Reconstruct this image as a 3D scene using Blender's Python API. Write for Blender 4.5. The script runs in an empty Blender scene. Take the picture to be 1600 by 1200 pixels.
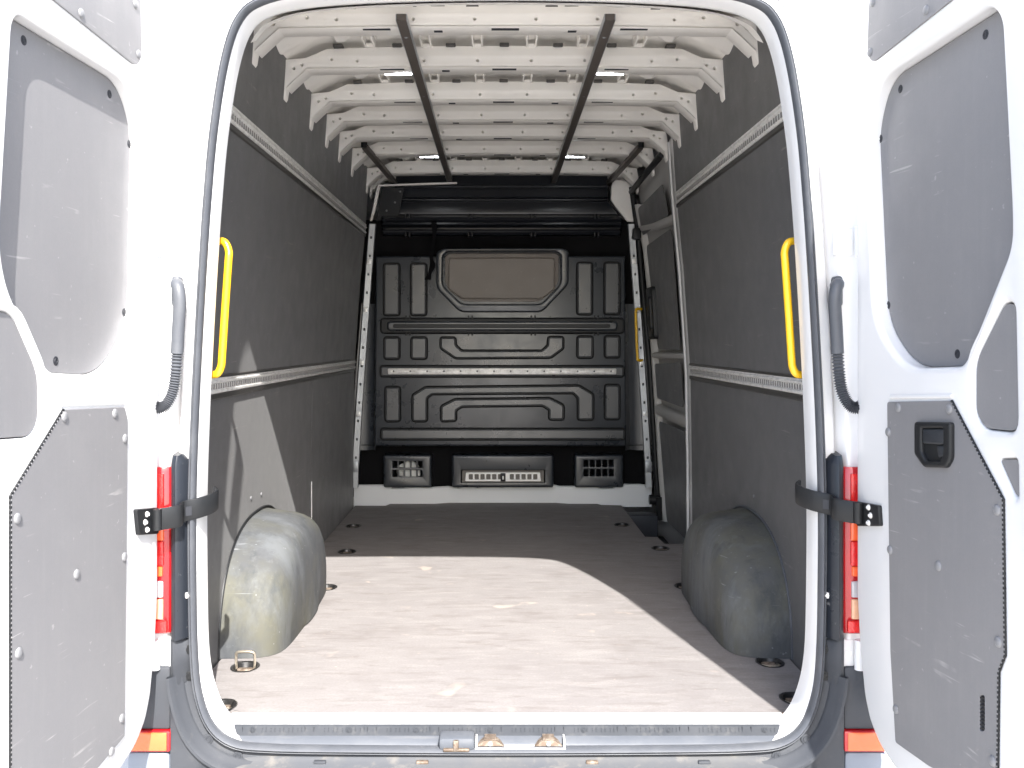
import bpy, bmesh, math, random
from mathutils import Vector, Matrix
from mathutils.geometry import tessellate_polygon
random.seed(7)
S = bpy.context.scene
COL = S.collection

# ------------------------------------------------------------------ camera
CAM = Vector((-0.024, 0.0, 1.66)); F = 1500.0; CX, CY = 778.0, 535.0
cd = bpy.data.cameras.new("camera"); cam = bpy.data.objects.new("camera", cd); COL.objects.link(cam)
cam.location = CAM; cam.rotation_euler = (math.radians(90), 0, 0)
cd.sensor_width = 36; cd.lens = 36 * F / 1600
cd.shift_x = (800 - CX) / 1600; cd.shift_y = -(600 - CY) / 1600
cd.clip_start = 0.05; cd.clip_end = 2000
S.camera = cam
# ------------------------------------------------------------------ light
ELEV, AZ = math.radians(42.7), math.radians(12.7)     # sun behind the camera, a little to its right
W = bpy.data.worlds.new("World"); S.world = W; W.use_nodes = True
nt = W.node_tree; nt.nodes.clear()
sky = nt.nodes.new("ShaderNodeTexSky"); sky.sky_type = 'NISHITA'; sky.sun_disc = False
sky.sun_elevation = ELEV; sky.sun_rotation = math.pi - AZ; sky.air_density = 1.0; sky.dust_density = 2.2; sky.ozone_density = 1.0
bg = nt.nodes.new("ShaderNodeBackground"); bg.inputs["Strength"].default_value = 0.15
out = nt.nodes.new("ShaderNodeOutputWorld")
nt.links.new(sky.outputs[0], bg.inputs[0]); nt.links.new(bg.outputs[0], out.inputs[0])
sl = bpy.data.lights.new("sun", 'SUN'); sl.energy = 4.2; sl.angle = math.radians(0.5); sl.color = (1.0, 0.965, 0.92)
sun = bpy.data.objects.new("sun", sl); COL.objects.link(sun)
sdir = Vector((-math.sin(AZ) * math.cos(ELEV), math.cos(AZ) * math.cos(ELEV), -math.sin(ELEV)))
sun.rotation_euler = sdir.to_track_quat('-Z', 'Y').to_euler(); sun.location = (3, -8, 9)
S.view_settings.view_transform = 'Standard'; S.view_settings.look = 'None'
S.view_settings.exposure = 1.73; S.view_settings.gamma = 1.0
S.cycles.max_bounces = 10; S.cycles.diffuse_bounces = 6; S.cycles.glossy_bounces = 4

# ------------------------------------------------------------------ materials
def mat(name, col, rough=0.5, metal=0.0, var=None, scratch=None, bump=None, spec=0.5, coat=0.0, emit=None, trans=0.0, sheen=0.0):
    m = bpy.data.materials.new(name); m.use_nodes = True
    N = m.node_tree.nodes; L = m.node_tree.links; b = N["Principled BSDF"]
    b.inputs["Base Color"].default_value = (*col, 1); b.inputs["Roughness"].default_value = rough
    b.inputs["Metallic"].default_value = metal; b.inputs["Specular IOR Level"].default_value = spec
    b.inputs["Coat Weight"].default_value = coat; b.inputs["Coat Roughness"].default_value = 0.08
    b.inputs["Sheen Weight"].default_value = sheen; b.inputs["Sheen Roughness"].default_value = 0.35
    b.inputs["Transmission Weight"].default_value = trans
    if emit: b.inputs["Emission Color"].default_value = (*emit[0], 1); b.inputs["Emission Strength"].default_value = emit[1]
    tc = N.new("ShaderNodeTexCoord"); cur = None
    def noise(scale, detail=5, rough_=0.6, stretch=None):
        n = N.new("ShaderNodeTexNoise"); n.inputs["Scale"].default_value = scale
        n.inputs["Detail"].default_value = detail; n.inputs["Roughness"].default_value = rough_
        if stretch:
            mp = N.new("ShaderNodeMapping"); mp.inputs["Scale"].default_value = stretch[:3]
            if len(stretch) > 3: mp.inputs["Rotation"].default_value = stretch[3:6]
            L.new(tc.outputs["Object"], mp.inputs[0]); L.new(mp.outputs[0], n.inputs["Vector"])
        else: L.new(tc.outputs["Object"], n.inputs["Vector"])
        return n
    def ramp(src, lo, hi):
        r = N.new("ShaderNodeMapRange"); r.inputs["From Min"].default_value = lo; r.inputs["From Max"].default_value = hi
        L.new(src, r.inputs["Value"]); return r.outputs[0]
    def mixc(fac, c2, amount=1.0):
        nonlocal cur
        mx = N.new("ShaderNodeMix"); mx.data_type = 'RGBA'
        if amount != 1.0:
            mu = N.new("ShaderNodeMath"); mu.operation = 'MULTIPLY'; mu.inputs[1].default_value = amount
            L.new(fac, mu.inputs[0]); fac = mu.outputs[0]
        L.new(fac, mx.inputs[0])
        if cur is None: mx.inputs[6].default_value = (*col, 1)
        else: L.new(cur, mx.inputs[6])
        mx.inputs[7].default_value = (*c2, 1); cur = mx.outputs[2]
    for v in (var or []):           # (scale, lo, hi, colour, amount[, stretch])
        n = noise(v[0], 6, 0.65, v[5] if len(v) > 5 else None)
        mixc(ramp(n.outputs["Fac"], v[1], v[2]), v[3], v[4])
    if scratch:                     # (colour, amount): sparse thin scuffs broken up by a mask
        for k, rot in enumerate(((0.3, 0.5, 0.4), (1.1, -0.4, -0.9))):
            n = noise(6.0, 2, 0.4, (1, 1, 14, *rot)); n.inputs["Distortion"].default_value = 0.6
            a = ramp(n.outputs["Fac"], 0.675, 0.72)
            g = noise(5.0 + 2 * k, 3, 0.6); q = ramp(g.outputs["Fac"], 0.55, 0.66)
            mu = N.new("ShaderNodeMath"); mu.operation = 'MULTIPLY'; L.new(a, mu.inputs[0]); L.new(q, mu.inputs[1])
            mixc(mu.outputs[0], scratch[0], scratch[1])
        n = noise(55, 2, 0.5); mixc(ramp(n.outputs["Fac"], 0.72, 0.76), scratch[0], scratch[1] * 0.7)
    if cur is not None: L.new(cur, b.inputs["Base Color"])
    if var or scratch:
        n = noise(9, 5, 0.6); r = N.new("ShaderNodeMapRange"); r.inputs["From Min"].default_value = 0.3; r.inputs["From Max"].default_value = 0.7
        r.inputs["To Min"].default_value = max(0.02, rough - 0.07); r.inputs["To Max"].default_value = min(1, rough + 0.08)
        L.new(n.outputs["Fac"], r.inputs["Value"]); L.new(r.outputs[0], b.inputs["Roughness"])
    if bump:
        n = noise(bump[0], 3, 0.5); bp = N.new("ShaderNodeBump"); bp.inputs["Strength"].default_value = bump[1]; bp.inputs["Distance"].default_value = bump[2] if len(bump) > 2 else 0.002
        L.new(n.outputs["Fac"], bp.inputs["Height"]); L.new(bp.outputs[0], b.inputs["Normal"])
    return m
WHITE = mat("white_paint", (0.72, 0.72, 0.72), 0.28, coat=0.5, bump=(1.6, 0.12, 0.003))
CREAM = mat("roof_primer_white", (0.85, 0.825, 0.78), 0.42, var=[(4, .4, .7, (.80, .77, .72), .6), (26, .62, .7, (.6, .57, .52), .25)])
PLY = mat("grey_phenolic_board", (0.090, 0.090, 0.093), 0.48, sheen=0.115, var=[(2.2, .4, .7, (.110, .108, .108), .6), (240, .35, .65, (.066, .066, .066), .35)], scratch=((.24, .225, .21), .55), bump=(260, 0.12, 0.001))
TRIM = mat("grey_door_board", (0.190, 0.188, 0.195), 0.5, var=[(2.5, .4, .7, (.212, .208, .212), .6), (220, .35, .65, (.168, .168, .173), .3), (4, .5, .8, (.225, .225, .225), .3, (14, 14, 1))], scratch=((.42, .41, .40), .5), bump=(240, 0.12, 0.001))
FLOOR = mat("worn_floor_board", (0.218, 0.206, 0.204), 0.62, spec=0.3, var=[(1.4, .38, .68, (.255, .242, .238), .8), (5, .52, .70, (.155, .138, .132), .5, (.7, 1.3, 1)), (11, .52, .66, (.30, .286, .278), .55, (.45, 2.0, 1)), (19, .55, .66, (.15, .132, .124), .5, (.4, 1.7, 1)), (44, .54, .64, (.29, .278, .27), .4, (.35, 1.6, 1)), (120, .42, .62, (.19, .175, .168), .45)], scratch=((.42, .36, .31), .6), bump=(160, 0.25, 0.001))
ARCH = mat("scuffed_arch_plastic", (0.078, 0.082, 0.087), 0.66, spec=0.25, var=[(2.4, .43, .62, (.104, .102, .076), .8), (3.6, .50, .64, (.135, .145, .154), .65, (1, 1.4, .5)), (6, .55, .69, (.042, .048, .055), .65, (1.5, 1, .5)), (15, .58, .70, (.046, .050, .053), .5, (1, 2.5, .4)), (34, .58, .72, (.15, .155, .158), .35)], scratch=((.28, .29, .30), .6), bump=(9, 0.2, 0.006))
BLACKP = mat("black_bulkhead_paint", (0.027, 0.033, 0.042), 0.31, spec=0.9, var=[(2, .3, .8, (.032, .038, .047), .5), (5, .64, .8, (.04, .036, .034), .3, (1, 1, .3))])
BLACKU = mat("dimmed_bulkhead_paint", (0.009, 0.011, 0.015), 0.30, spec=0.6)  # the bulkhead paint again, darker: dim reflections put into its colour
RECESS = mat("recess_black", (0.007, 0.007, 0.008), 0.9, spec=0.2)  # near-black for bulkhead recesses; on the back sheet it stands for shade
BLACK = mat("black_plastic", (0.012, 0.013, 0.0145), 0.45, spec=0.35)
RUBBER = mat("grey_seal_rubber", (0.072, 0.078, 0.090), 0.5, var=[(12, .45, .75, (.11, .116, .126), .6)])
GREYP = mat("grey_bumper_plastic", (0.048, 0.052, 0.060), 0.52, var=[(6, .45, .75, (.062, .066, .074), .7), (30, .58, .75, (.10, .098, .096), .3)], spec=0.25, bump=(300, 0.2, 0.001))
SILL = mat("worn_sill_plastic", (0.088, 0.097, 0.113), 0.5, spec=0.25, var=[(7, .45, .7, (.122, .13, .143), .7), (24, .56, .75, (.17, .17, .17), .5, (.3, 2, 1))])
SILLD = mat("dark_sill_plastic", (0.034, 0.038, 0.045), 0.6, spec=0.15, var=[(5, .4, .7, (.058, .062, .07), .8, (1, .3, 1)), (40, .55, .7, (.09, .09, .09), .4)])
DUST = mat("dusty_bumper_top", (0.075, 0.080, 0.090), 0.6, spec=0.2, var=[(5, .4, .7, (.11, .108, .104), .7), (20, .55, .75, (.20, .185, .165), .5)])
ALU = mat("aluminium", (0.78, 0.77, 0.75), 0.36, 0.2, var=[(40, .45, .7, (.40, .39, .37), .6)])
ALUW = mat("aluminium_edge_strip", (0.86, 0.86, 0.85), 0.4, 0.35)
STEEL = mat("galvanised_pillar", (0.40, 0.42, 0.44), 0.42, 0.55, var=[(14, .45, .7, (.30, .31, .33), .6)])
RAILD = mat("dark_rail_lip", (0.10, 0.095, 0.09), 0.35, 0.6)
BAR = mat("brown_grey_bar", (0.095, 0.082, 0.072), 0.45, 0.2)
YEL = mat("yellow_handle", (0.86, 0.50, 0.015), 0.32, coat=0.4)
RED = mat("red_lens", (0.70, 0.020, 0.018), 0.12, coat=0.6, var=[(70, .45, .55, (.55, .012, .014), .8, (3, 1, 1))], bump=(130, 0.5, 0.003))
REDD = mat("deep_red_lens", (0.42, 0.008, 0.012), 0.12, coat=0.6)
ORG = mat("orange_lens", (0.85, 0.13, 0.035), 0.15, coat=0.6)
CLEAR = mat("clear_lens", (0.46, 0.45, 0.46), 0.15, coat=0.6, var=[(60, .45, .6, (.5, .48, .5), .6)])
AMBER = mat("amber_lens", (0.72, 0.42, 0.26), 0.15, coat=0.6, var=[(70, .45, .6, (.6, .33, .2), .6, (6, 1, 1))])
PLYW = mat("bare_plywood", (0.5, 0.33, 0.22), 0.7)
WHITEUP = mat("brightened_white", (0.84, 0.86, 0.87), 0.35)  # body white made lighter: bounced light put into the colour
BLACKG = mat("dark_handle_plastic", (0.026, 0.029, 0.034), 0.45, spec=0.35)
LASH = mat("worn_black_metal", (0.03, 0.03, 0.03), 0.35, 0.4, var=[(60, .5, .7, (.09, .085, .08), .6)])
PALEB = mat("blue_shaded_white", (0.17, 0.195, 0.235), 0.4)  # white paint in shade, with the sky tint put into the colour
SDP = mat("dimmed_door_cream", (0.50, 0.49, 0.47), 0.35)  # roof cream made darker, the door's dimness put into the colour
HOUS = mat("lamp_housing", (0.016, 0.019, 0.025), 0.32, spec=0.35, var=[(40, .66, .72, (.3, .3, .3), .4)])
RIVET = mat("grey_rivet", (0.20, 0.202, 0.21), 0.45)
HOLE = mat("dark_recess", (0.02, 0.022, 0.028), 0.6)
TAN = mat("grey_tan_window_board", (0.20, 0.178, 0.158), 0.5, var=[(30, .6, .7, (.26, .235, .21), .4)])
BRASS = mat("zinc_ring", (0.62, 0.56, 0.46), 0.28, 0.85)
RUST = mat("worn_steel_catch", (0.16, 0.12, 0.09), 0.5, 0.5, var=[(60, .45, .65, (.42, .36, .30), .7)])
LED = mat("lit_led", (0.9, 0.9, 0.9), 0.4, emit=((0.93, 0.97, 1.0), 14.0))
PAD = mat("dark_rubber_pad", (0.06, 0.056, 0.052), 0.6)
WEB = mat("black_webbing", (0.005, 0.005, 0.006), 0.9, spec=0.1)
PALE = mat("pale_cloth", (0.85, 0.85, 0.82), 0.8)
CONC = mat("pale_concrete", (0.54, 0.52, 0.49), 0.85, var=[(.6, .4, .7, (.48, .465, .44), .7), (9, .45, .7, (.60, .58, .55), .5), (120, .4, .7, (.43, .42, .40), .4)], bump=(60, 0.3, 0.004))
PERF = mat("rail_hole_shade", (0.20, 0.195, 0.19), 0.6)
TYRE = mat("tyre_rubber", (0.025, 0.025, 0.026), 0.75)

# ------------------------------------------------------------------ helpers
def link(name, me, parent=None, m=None, angle=35):
    o = bpy.data.objects.new(name, me); COL.objects.link(o)
    if m is not None and not me.materials: me.materials.append(m)
    if parent is not None:
        o.parent = parent; o.matrix_parent_inverse = WM[parent.name].inverted()
    WM[o.name] = Matrix.Identity(4)
    return o
WM = {}
class MB:
    def __init__(s): s.v = []; s.f = []
    def add(s, vs, fs):
        b = len(s.v); s.v += [tuple(p) for p in vs]; s.f += [tuple(b + i for i in f) for f in fs]; return s
    def box(s, lo, hi, bev=0.0, xf=None):
        x0, y0, z0 = lo; x1, y1, z1 = hi
        if x0 > x1: x0, x1 = x1, x0
        if y0 > y1: y0, y1 = y1, y0
        if z0 > z1: z0, z1 = z1, z0
        bm = bmesh.new(); bmesh.ops.create_cube(bm, size=1)
        for v in bm.verts: v.co = Vector(((x0 + x1) / 2 + v.co.x * (x1 - x0), (y0 + y1) / 2 + v.co.y * (y1 - y0), (z0 + z1) / 2 + v.co.z * (z1 - z0)))
        if bev > 0: bmesh.ops.bevel(bm, geom=list(bm.edges), offset=bev, segments=2, profile=0.5, affect='EDGES')
        bm.verts.index_update()
        vs = [(xf @ v.co) if xf else v.co.copy() for v in bm.verts]; fs = [[v.index for v in f.verts] for f in bm.faces]; bm.free()
        return s.add(vs, fs)
    def tube(s, path, r, n=10, closed=False, cap=True):
        P = [Vector(p) for p in path]; R = r if isinstance(r, (list, tuple)) else [r] * len(P)
        m = len(P); vs = []; up = None
        for i in range(m):
            a = P[(i - 1) % m] if (closed or i > 0) else P[i]; b = P[(i + 1) % m] if (closed or i < m - 1) else P[i]
            t = (b - a).normalized()
            if up is None: up = t.orthogonal().normalized()
            up = (up - t * up.dot(t)).normalized(); sd = t.cross(up)
            for k in range(n):
                q = 2 * math.pi * k / n; vs.append(P[i] + (up * math.cos(q) + sd * math.sin(q)) * R[i])
        fs = []
        for i in range(m if closed else m - 1):
            j = (i + 1) % m
            for k in range(n): fs.append((i * n + k, i * n + (k + 1) % n, j * n + (k + 1) % n, j * n + k))
        if cap and not closed: fs += [tuple(range(n)), tuple(range((m - 1) * n, m * n))]
        return s.add(vs, fs)
    def grid(s, rows, closed_u=False, closed_v=False):
        nu, nv = len(rows), len(rows[0]); vs = [p for r in rows for p in r]; fs = []
        for i in range(nu if closed_u else nu - 1):
            for j in range(nv if closed_v else nv - 1):
                fs.append((i * nv + j, i * nv + (j + 1) % nv, ((i + 1) % nu) * nv + (j + 1) % nv, ((i + 1) % nu) * nv + j))
        return s.add(vs, fs)
    def mesh(s, name, m, angle=35, smooth=True):
        me = bpy.data.meshes.new(name); me.from_pydata(s.v, [], s.f)
        bm = bmesh.new(); bm.from_mesh(me); bmesh.ops.remove_doubles(bm, verts=bm.verts, dist=1e-5)
        bmesh.ops.recalc_face_normals(bm, faces=bm.faces); bm.to_mesh(me); bm.free()
        if smooth:
            me.polygons.foreach_set("use_smooth", [True] * len(me.polygons)); me.set_sharp_from_angle(angle=math.radians(angle))
        me.materials.append(m); return me
    def build(s, name, m, parent=None, angle=35, smooth=True):
        return link(name, s.mesh(name, m, angle, smooth), parent)

def area(p): return sum(p[i][0] * p[(i + 1) % len(p)][1] - p[(i + 1) % len(p)][0] * p[i][1] for i in range(len(p))) / 2
def ccw(p): return list(p) if area(p) > 0 else list(reversed(p))
def inset(p, d):
    n = len(p); r = []
    for i in range(n):
        a, b, c = Vector(p[i - 1]), Vector(p[i]), Vector(p[(i + 1) % n])
        e1 = (b - a).normalized() if (b - a).length > 1e-9 else Vector((1, 0)); e2 = (c - b).normalized() if (c - b).length > 1e-9 else e1
        n1 = Vector((-e1.y, e1.x)); n2 = Vector((-e2.y, e2.x)); m = n1 + n2
        k = m.length_squared
        m = n1 if k < 1e-6 else m * (2 / k)
        if m.length > 2.5: m = m.normalized() * 2.5
        r.append((b.x + m.x * d, b.y + m.y * d))
    return r
def rpoly(p, r, n=5):
    p = ccw(p); N = len(p); o = []
    for i in range(N):
        a, b, c = Vector(p[i - 1]), Vector(p[i]), Vector(p[(i + 1) % N])
        ri = r[i] if isinstance(r, (list, tuple)) else r
        u = (a - b); w = (c - b); d = min(ri, u.length * .48, w.length * .48)
        q0 = b + u.normalized() * d; q1 = b + w.normalized() * d
        for k in range(n + 1):
            t = k / n; o.append(tuple(q0 * (1 - t) ** 2 + b * 2 * t * (1 - t) + q1 * t * t))
    return o
def rect(x0, y0, x1, y1, r=0.0, n=4):
    p = [(x0, y0), (x1, y0), (x1, y1), (x0, y1)]
    return rpoly(p, r, n) if r > 0 else ccw(p)
def plate(mb, outer, holes, w0, w1, bev, fn, segs=3, back=False, hbev=None):
    """slab between w0 and w1, rounded rim of radius bev; fn maps (u,v,w) to a point"""
    outer = ccw(outer); holes = [ccw(h) for h in holes]; sg = 1 if w1 > w0 else -1; bev0 = bev
    top = []
    for li, lp in enumerate([outer] + holes):
        sgn = 1 if li == 0 else -1; bev = bev0 if li == 0 or hbev is None else hbev
        rings = [(0, w0), (0, w1 - sg * bev)]
        if bev > 0: rings = rings + [(bev * (1 - math.cos(math.pi / 2 * k / segs)), w1 - sg * bev * (1 - math.sin(math.pi / 2 * k / segs))) for k in range(1, segs + 1)]
        rows = []
        for d, w in rings:
            q = inset(lp, sgn * d) if d else lp; rows.append([fn(u, v, w) for u, v in q])
        mb.grid(rows, closed_v=True)
        top.append(inset(lp, sgn * bev) if bev else lp)
    fl = [Vector((u, v, 0)) for lp in top for u, v in lp]
    tri = tessellate_polygon([[Vector((u, v, 0)) for u, v in lp] for lp in top])
    mb.add([fn(p.x, p.y, w1) for p in fl], tri)
    if back:
        fl = [Vector((u, v, 0)) for lp in [outer] + holes for u, v in lp]
        tri = tessellate_polygon([[Vector((u, v, 0)) for u, v in lp] for lp in [outer] + holes])
        mb.add([fn(p.x, p.y, w0) for p in fl], tri)
    return mb
def catmull(P, n, closed=False):
    P = [Vector(p) for p in P]; m = len(P); o = []
    for i in range(m if closed else m - 1):
        p0 = P[(i - 1) % m] if closed or i > 0 else P[i]; p1 = P[i]; p2 = P[(i + 1) % m]; p3 = P[(i + 2) % m] if closed or i < m - 2 else p2
        for k in range(n):
            t = k / n
            o.append(0.5 * ((2 * p1) + (p2 - p0) * t + (2 * p0 - 5 * p1 + 4 * p2 - p3) * t * t + (3 * p1 - p0 - 3 * p2 + p3) * t ** 3))
    if not closed: o.append(P[-1])
    return o
def at_y(px, py, y): return ((px - CX) * y / F + CAM.x, CAM.z + (CY - py) * y / F)       # (x,z) on a plane y = const
def at_z(px, py, z):
    y = F * (CAM.z - z) / (py - CY); return ((px - CX) * y / F + CAM.x, y)
def dot_mesh(name, r, h, m, n=14):
    mb = MB(); rows = []
    for rr, zz in ((1, 0), (1, .25), (.9, .55), (.68, .85), (.36, .98)): rows.append([(r * rr * math.cos(2 * math.pi * k / n), r * rr * math.sin(2 * math.pi * k / n), h * zz) for k in range(n)])
    mb.grid(rows, closed_v=True); mb.add(rows[-1], [tuple(range(n))]); return mb.mesh(name, m, 60)
def bolt_mesh(name, r, h, m):
    mb = MB(); n = 16; rows = []
    for rr, zz in ((1, 0), (1, .35), (.92, .45), (.62, .45), (.58, 1.0), (.40, 1.0), (.36, .55)): rows.append([(r * rr * math.cos(2 * math.pi * k / n), r * rr * math.sin(2 * math.pi * k / n), h * zz) for k in range(n)])
    mb.grid(rows, closed_v=True); mb.add(rows[-1], [tuple(range(n))]); return mb.mesh(name, m, 40)
def place(name, me, loc, nrm, parent, scale=1.0):
    o = bpy.data.objects.new(name, me); COL.objects.link(o)
    o.parent = parent; o.matrix_parent_inverse = WM[parent.name].inverted()
    o.location = loc; o.rotation_euler = Vector(nrm).to_track_quat('Z', 'Y').to_euler()
    o.scale = (scale,) * 3
    return o
def tag(o, label=None, cat=None, group=None, kind=None):
    if label: o['label'] = label
    if cat: o['category'] = cat
    if group: o['group'] = group
    if kind: o['kind'] = kind
    return o

# ------------------------------------------------------------------ ground
g = MB(); g.grid([[(x, y, 0.0) for y in (-400, -20, 0, 5, 20, 400)] for x in (-400, -20, 0, 20, 400)])
tag(g.build("ground", CONC, smooth=False), "pale concrete yard under the van", kind='structure')

# ------------------------------------------------------------------ the van
van = bpy.data.objects.new("panel_van", None); COL.objects.link(van); van.location = (0, 4.4, 0); van.empty_display_size = .3
WM[van.name] = Matrix.Translation((0, 4.4, 0))
tag(van, "white panel van with both rear doors open on its empty grey lined load bay", "van")
ZF = 0.65; YR = 2.5
# inner lining profile and body side profile, x as a function of height
def lerp_tab(tab, z):
    if z <= tab[0][0]: return tab[0][1]
    for (a, b), (c, d) in zip(tab, tab[1:]):
        if z <= c: return b + (d - b) * (z - a) / (c - a)
    return tab[-1][1]
WALLT = [(.60, .914), (1.0, .912), (1.52, .904), (2.0, .872), (2.35, .838), (2.70, .815)]
SLIDT = [(.40, .995), (.58, .989), (.85, .968), (1.2, .950), (1.5, .932), (2.0, .905), (2.24, .880), (2.4, .848), (2.7, .80)]
XW = lambda z: lerp_tab(WALLT, z); XS = lambda z: lerp_tab(SLIDT, z)

# rear opening loop (outer edge of the seal), right half from top centre down
half = [(0.0, 2.597), (.30, 2.592), (.52, 2.578), (.64, 2.552), (.70, 2.505), (.738, 2.40), (.768, 2.215), (.785, 2.03), (.795, 1.885), (.806, 1.697), (.817, 1.473), (.824, 1.25), (.824, 1.05), (.820, .857), (.808, .745), (.775, .660), (.715, .613), (.62, .600), (.40, .596), (0.0, .594)]
full = half + [(-x, z) for x, z in reversed(half[1:-1])]
LOOP = [(v.x, v.y) for v in catmull([(x, z, 0) for x, z in full], 5, True)]
LOOP = list(reversed(LOOP)) if area(LOOP) < 0 else LOOP
def sweep(mb, loop, prof, closed=True, pclosed=False, extra=None):
    """prof: (outward offset, y)"""
    rows = []
    for d, y in prof:
        if closed: q = inset(loop, -d)
        else:
            q = inset(loop, -d)
        rows.append([(p[0], y, p[1]) for p in q])
    mb.grid(rows, closed_u=pclosed, closed_v=closed); return mb

# --- body shell: rear frame, sides, roof, front closure
mb = MB()
def inner_ring(base, y):            # the white return gets wider in the lower corners
    r = []
    q = inset(LOOP, base)
    for (x, z), (lx, lz) in zip(q, LOOP):
        k = max(0.0, 1 - math.hypot(abs(x) - .80, z - .62) / .22)
        r.append((x - math.copysign(.010 * k, x), y, z + .006 * k - (.014 if lz < .66 and abs(lx) < .74 else 0)))
    return r
rows = [inner_ring(.021, 2.575), inner_ring(.020, 2.545), inner_ring(.017, 2.515)]
for d, y in ((-.012, 2.503), (.0, 2.503), (.030, 2.505), (.038, 2.515), (.041, 2.530), (.044, 2.532), (.058, 2.494), (.062, 2.489), (.070, 2.488), (.085, 2.494)):
    rows.append([(p[0], y, p[1]) for p in inset(LOOP, -d)])
# outer contour of the body at the back
outc = []
for (x, z) in LOOP:
    sx = max(-1, min(1, x / .70)); oz = min(2.86, max(.42, 1.6 + (z - 1.6) * 1.27)); lim = .985
    t = max(abs(x) / .70, 0); outc.append((math.copysign(min(lim, abs(x) * 1.33), x), 2.515, oz))
rows.append(outc)
rows.append([(p[0] * 1.012, 2.56, p[2]) for p in outc])
rows.append([(p[0] * 1.012, 6.7, p[2]) for p in outc])
mb.grid(rows, closed_v=True)
mb.add(rows[-1], [tuple(range(len(outc)))])
body = mb.build("body_shell", WHITE, van, 50)

# --- rubber seal
mb = MB()
sweep(mb, LOOP, [(-.014, 2.505), (-.015, 2.492), (-.012, 2.480), (-.007, 2.475), (-.003, 2.479), (-.0025, 2.484), (.001, 2.481), (.0035, 2.485), (.0045, 2.494), (.004, 2.506)], True)
mb.build("door_seal", RUBBER, van, 60)

# --- floor board with cut-outs
TIE = [(552, 822), (542, 862), (510, 918), (383, 1042), (345, 1103), (972, 820), (1032, 857), (1070, 916), (1203, 1035), (1243, 1092)]
tie_xy = [at_z(px, py, ZF) for px, py in TIE]
outl = [(-.70, 2.606), (.735, 2.606), (.79, 2.66), (.908, 2.70), (.908, 4.815), (.812, 4.82), (.806, 4.985), (.742, 4.99), (.742, 5.95), (.62, 5.97), (.60, 6.01), (.42, 6.01), (.34, 6.05), (-.33, 6.05), (-.42, 6.01), (-.70, 6.01), (-.72, 5.94), (-.908, 5.94), (-.908, 2.70), (-.79, 2.66)]
def pan_poly(c, a=.046, b=.048): return rpoly([(c[0] - a, c[1]), (c[0] - a * .55, c[1] - b), (c[0] + a * .55, c[1] - b), (c[0] + a, c[1]), (c[0] + a * .55, c[1] + b), (c[0] - a * .55, c[1] + b)], .025, 3)
mb = MB(); plate(mb, outl, [pan_poly(c) for c in tie_xy], ZF - .03, ZF, .002, lambda u, v, w: (u, v, w), 1)
floor = mb.build("load_floor", FLOOR, van)
ring_path = [(.026 * math.cos(t), .030 * math.sin(t), 0) for t in [math.pi * k / 10 for k in range(11)]]
for i, c in enumerate(tie_xy):
    mb = MB(); P = pan_poly(c, .050, .052); q1 = inset(P, .018)
    
    mb.grid([[(u, v, ZF + .0015) for u, v in P], [(u, v, ZF + .003) for u, v in inset(P, .004)], [(u, v, ZF + .001) for u, v in inset(P, .009)], [(u, v, ZF - .024) for u, v in q1]], closed_v=True)
    mb.add([(u, v, ZF - .024) for u, v in q1], [tuple(range(len(q1)))])
    pan = mb.build("lashing_point", LASH, van)
    mb = MB()
    if i == 3:
        tag(pan, 'lashing point with its ring standing up')
        pth = [(c[0] - .028, c[1] + .005, ZF - .008), (c[0] - .029, c[1] + .004, ZF + .03), (c[0] - .022, c[1] + .0, ZF + .046), (c[0] + .022, c[1], ZF + .046), (c[0] + .029, c[1] + .004, ZF + .03), (c[0] + .028, c[1] + .005, ZF - .008)]
        mb.tube(catmull(pth, 5), .0045, 8); mb.build("lashing_ring", BRASS, pan, 60)
        mb = MB(); mb.box((c[0] - .024, c[1] - .012, ZF - .024), (c[0] + .024, c[1] + .012, ZF - .004), .005); mb.build("ring_clamp", RUST, pan)
    else:
        pth = [(c[0] - .026, c[1] + .018, ZF - .014), (c[0] - .027, c[1] - .012, ZF - .006), (c[0] - .016, c[1] - .028, ZF - .004), (c[0] + .016, c[1] - .028, ZF - .004), (c[0] + .027, c[1] - .012, ZF - .006), (c[0] + .026, c[1] + .018, ZF - .014)]
        mb.tube(catmull(pth, 4), .0045, 8); mb.build("lashing_ring", BRASS, pan, 60)
        mb = MB(); mb.box((c[0] - .022, c[1] + .008, ZF - .024), (c[0] + .022, c[1] + .030, ZF - .006), .005); mb.build("ring_clamp", RUST, pan)
mb = MB(); mb.box((-.93, 2.56, ZF - .06), (.735, 6.3, ZF - .035)); mb.box((.735, 2.56, ZF - .06), (.93, 4.81, ZF - .035)); mb.build("floor_pan", CREAM, van)
mb = MB(); plate(mb, [(.735, 2.575), (.765, 2.59), (.79, 2.655), (.735, 2.604)], [], ZF - .012, ZF - .001, .001, lambda u, v, w: (u, v, w), 1); mb.build("bare_ply_corner", PLYW, floor)
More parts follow.
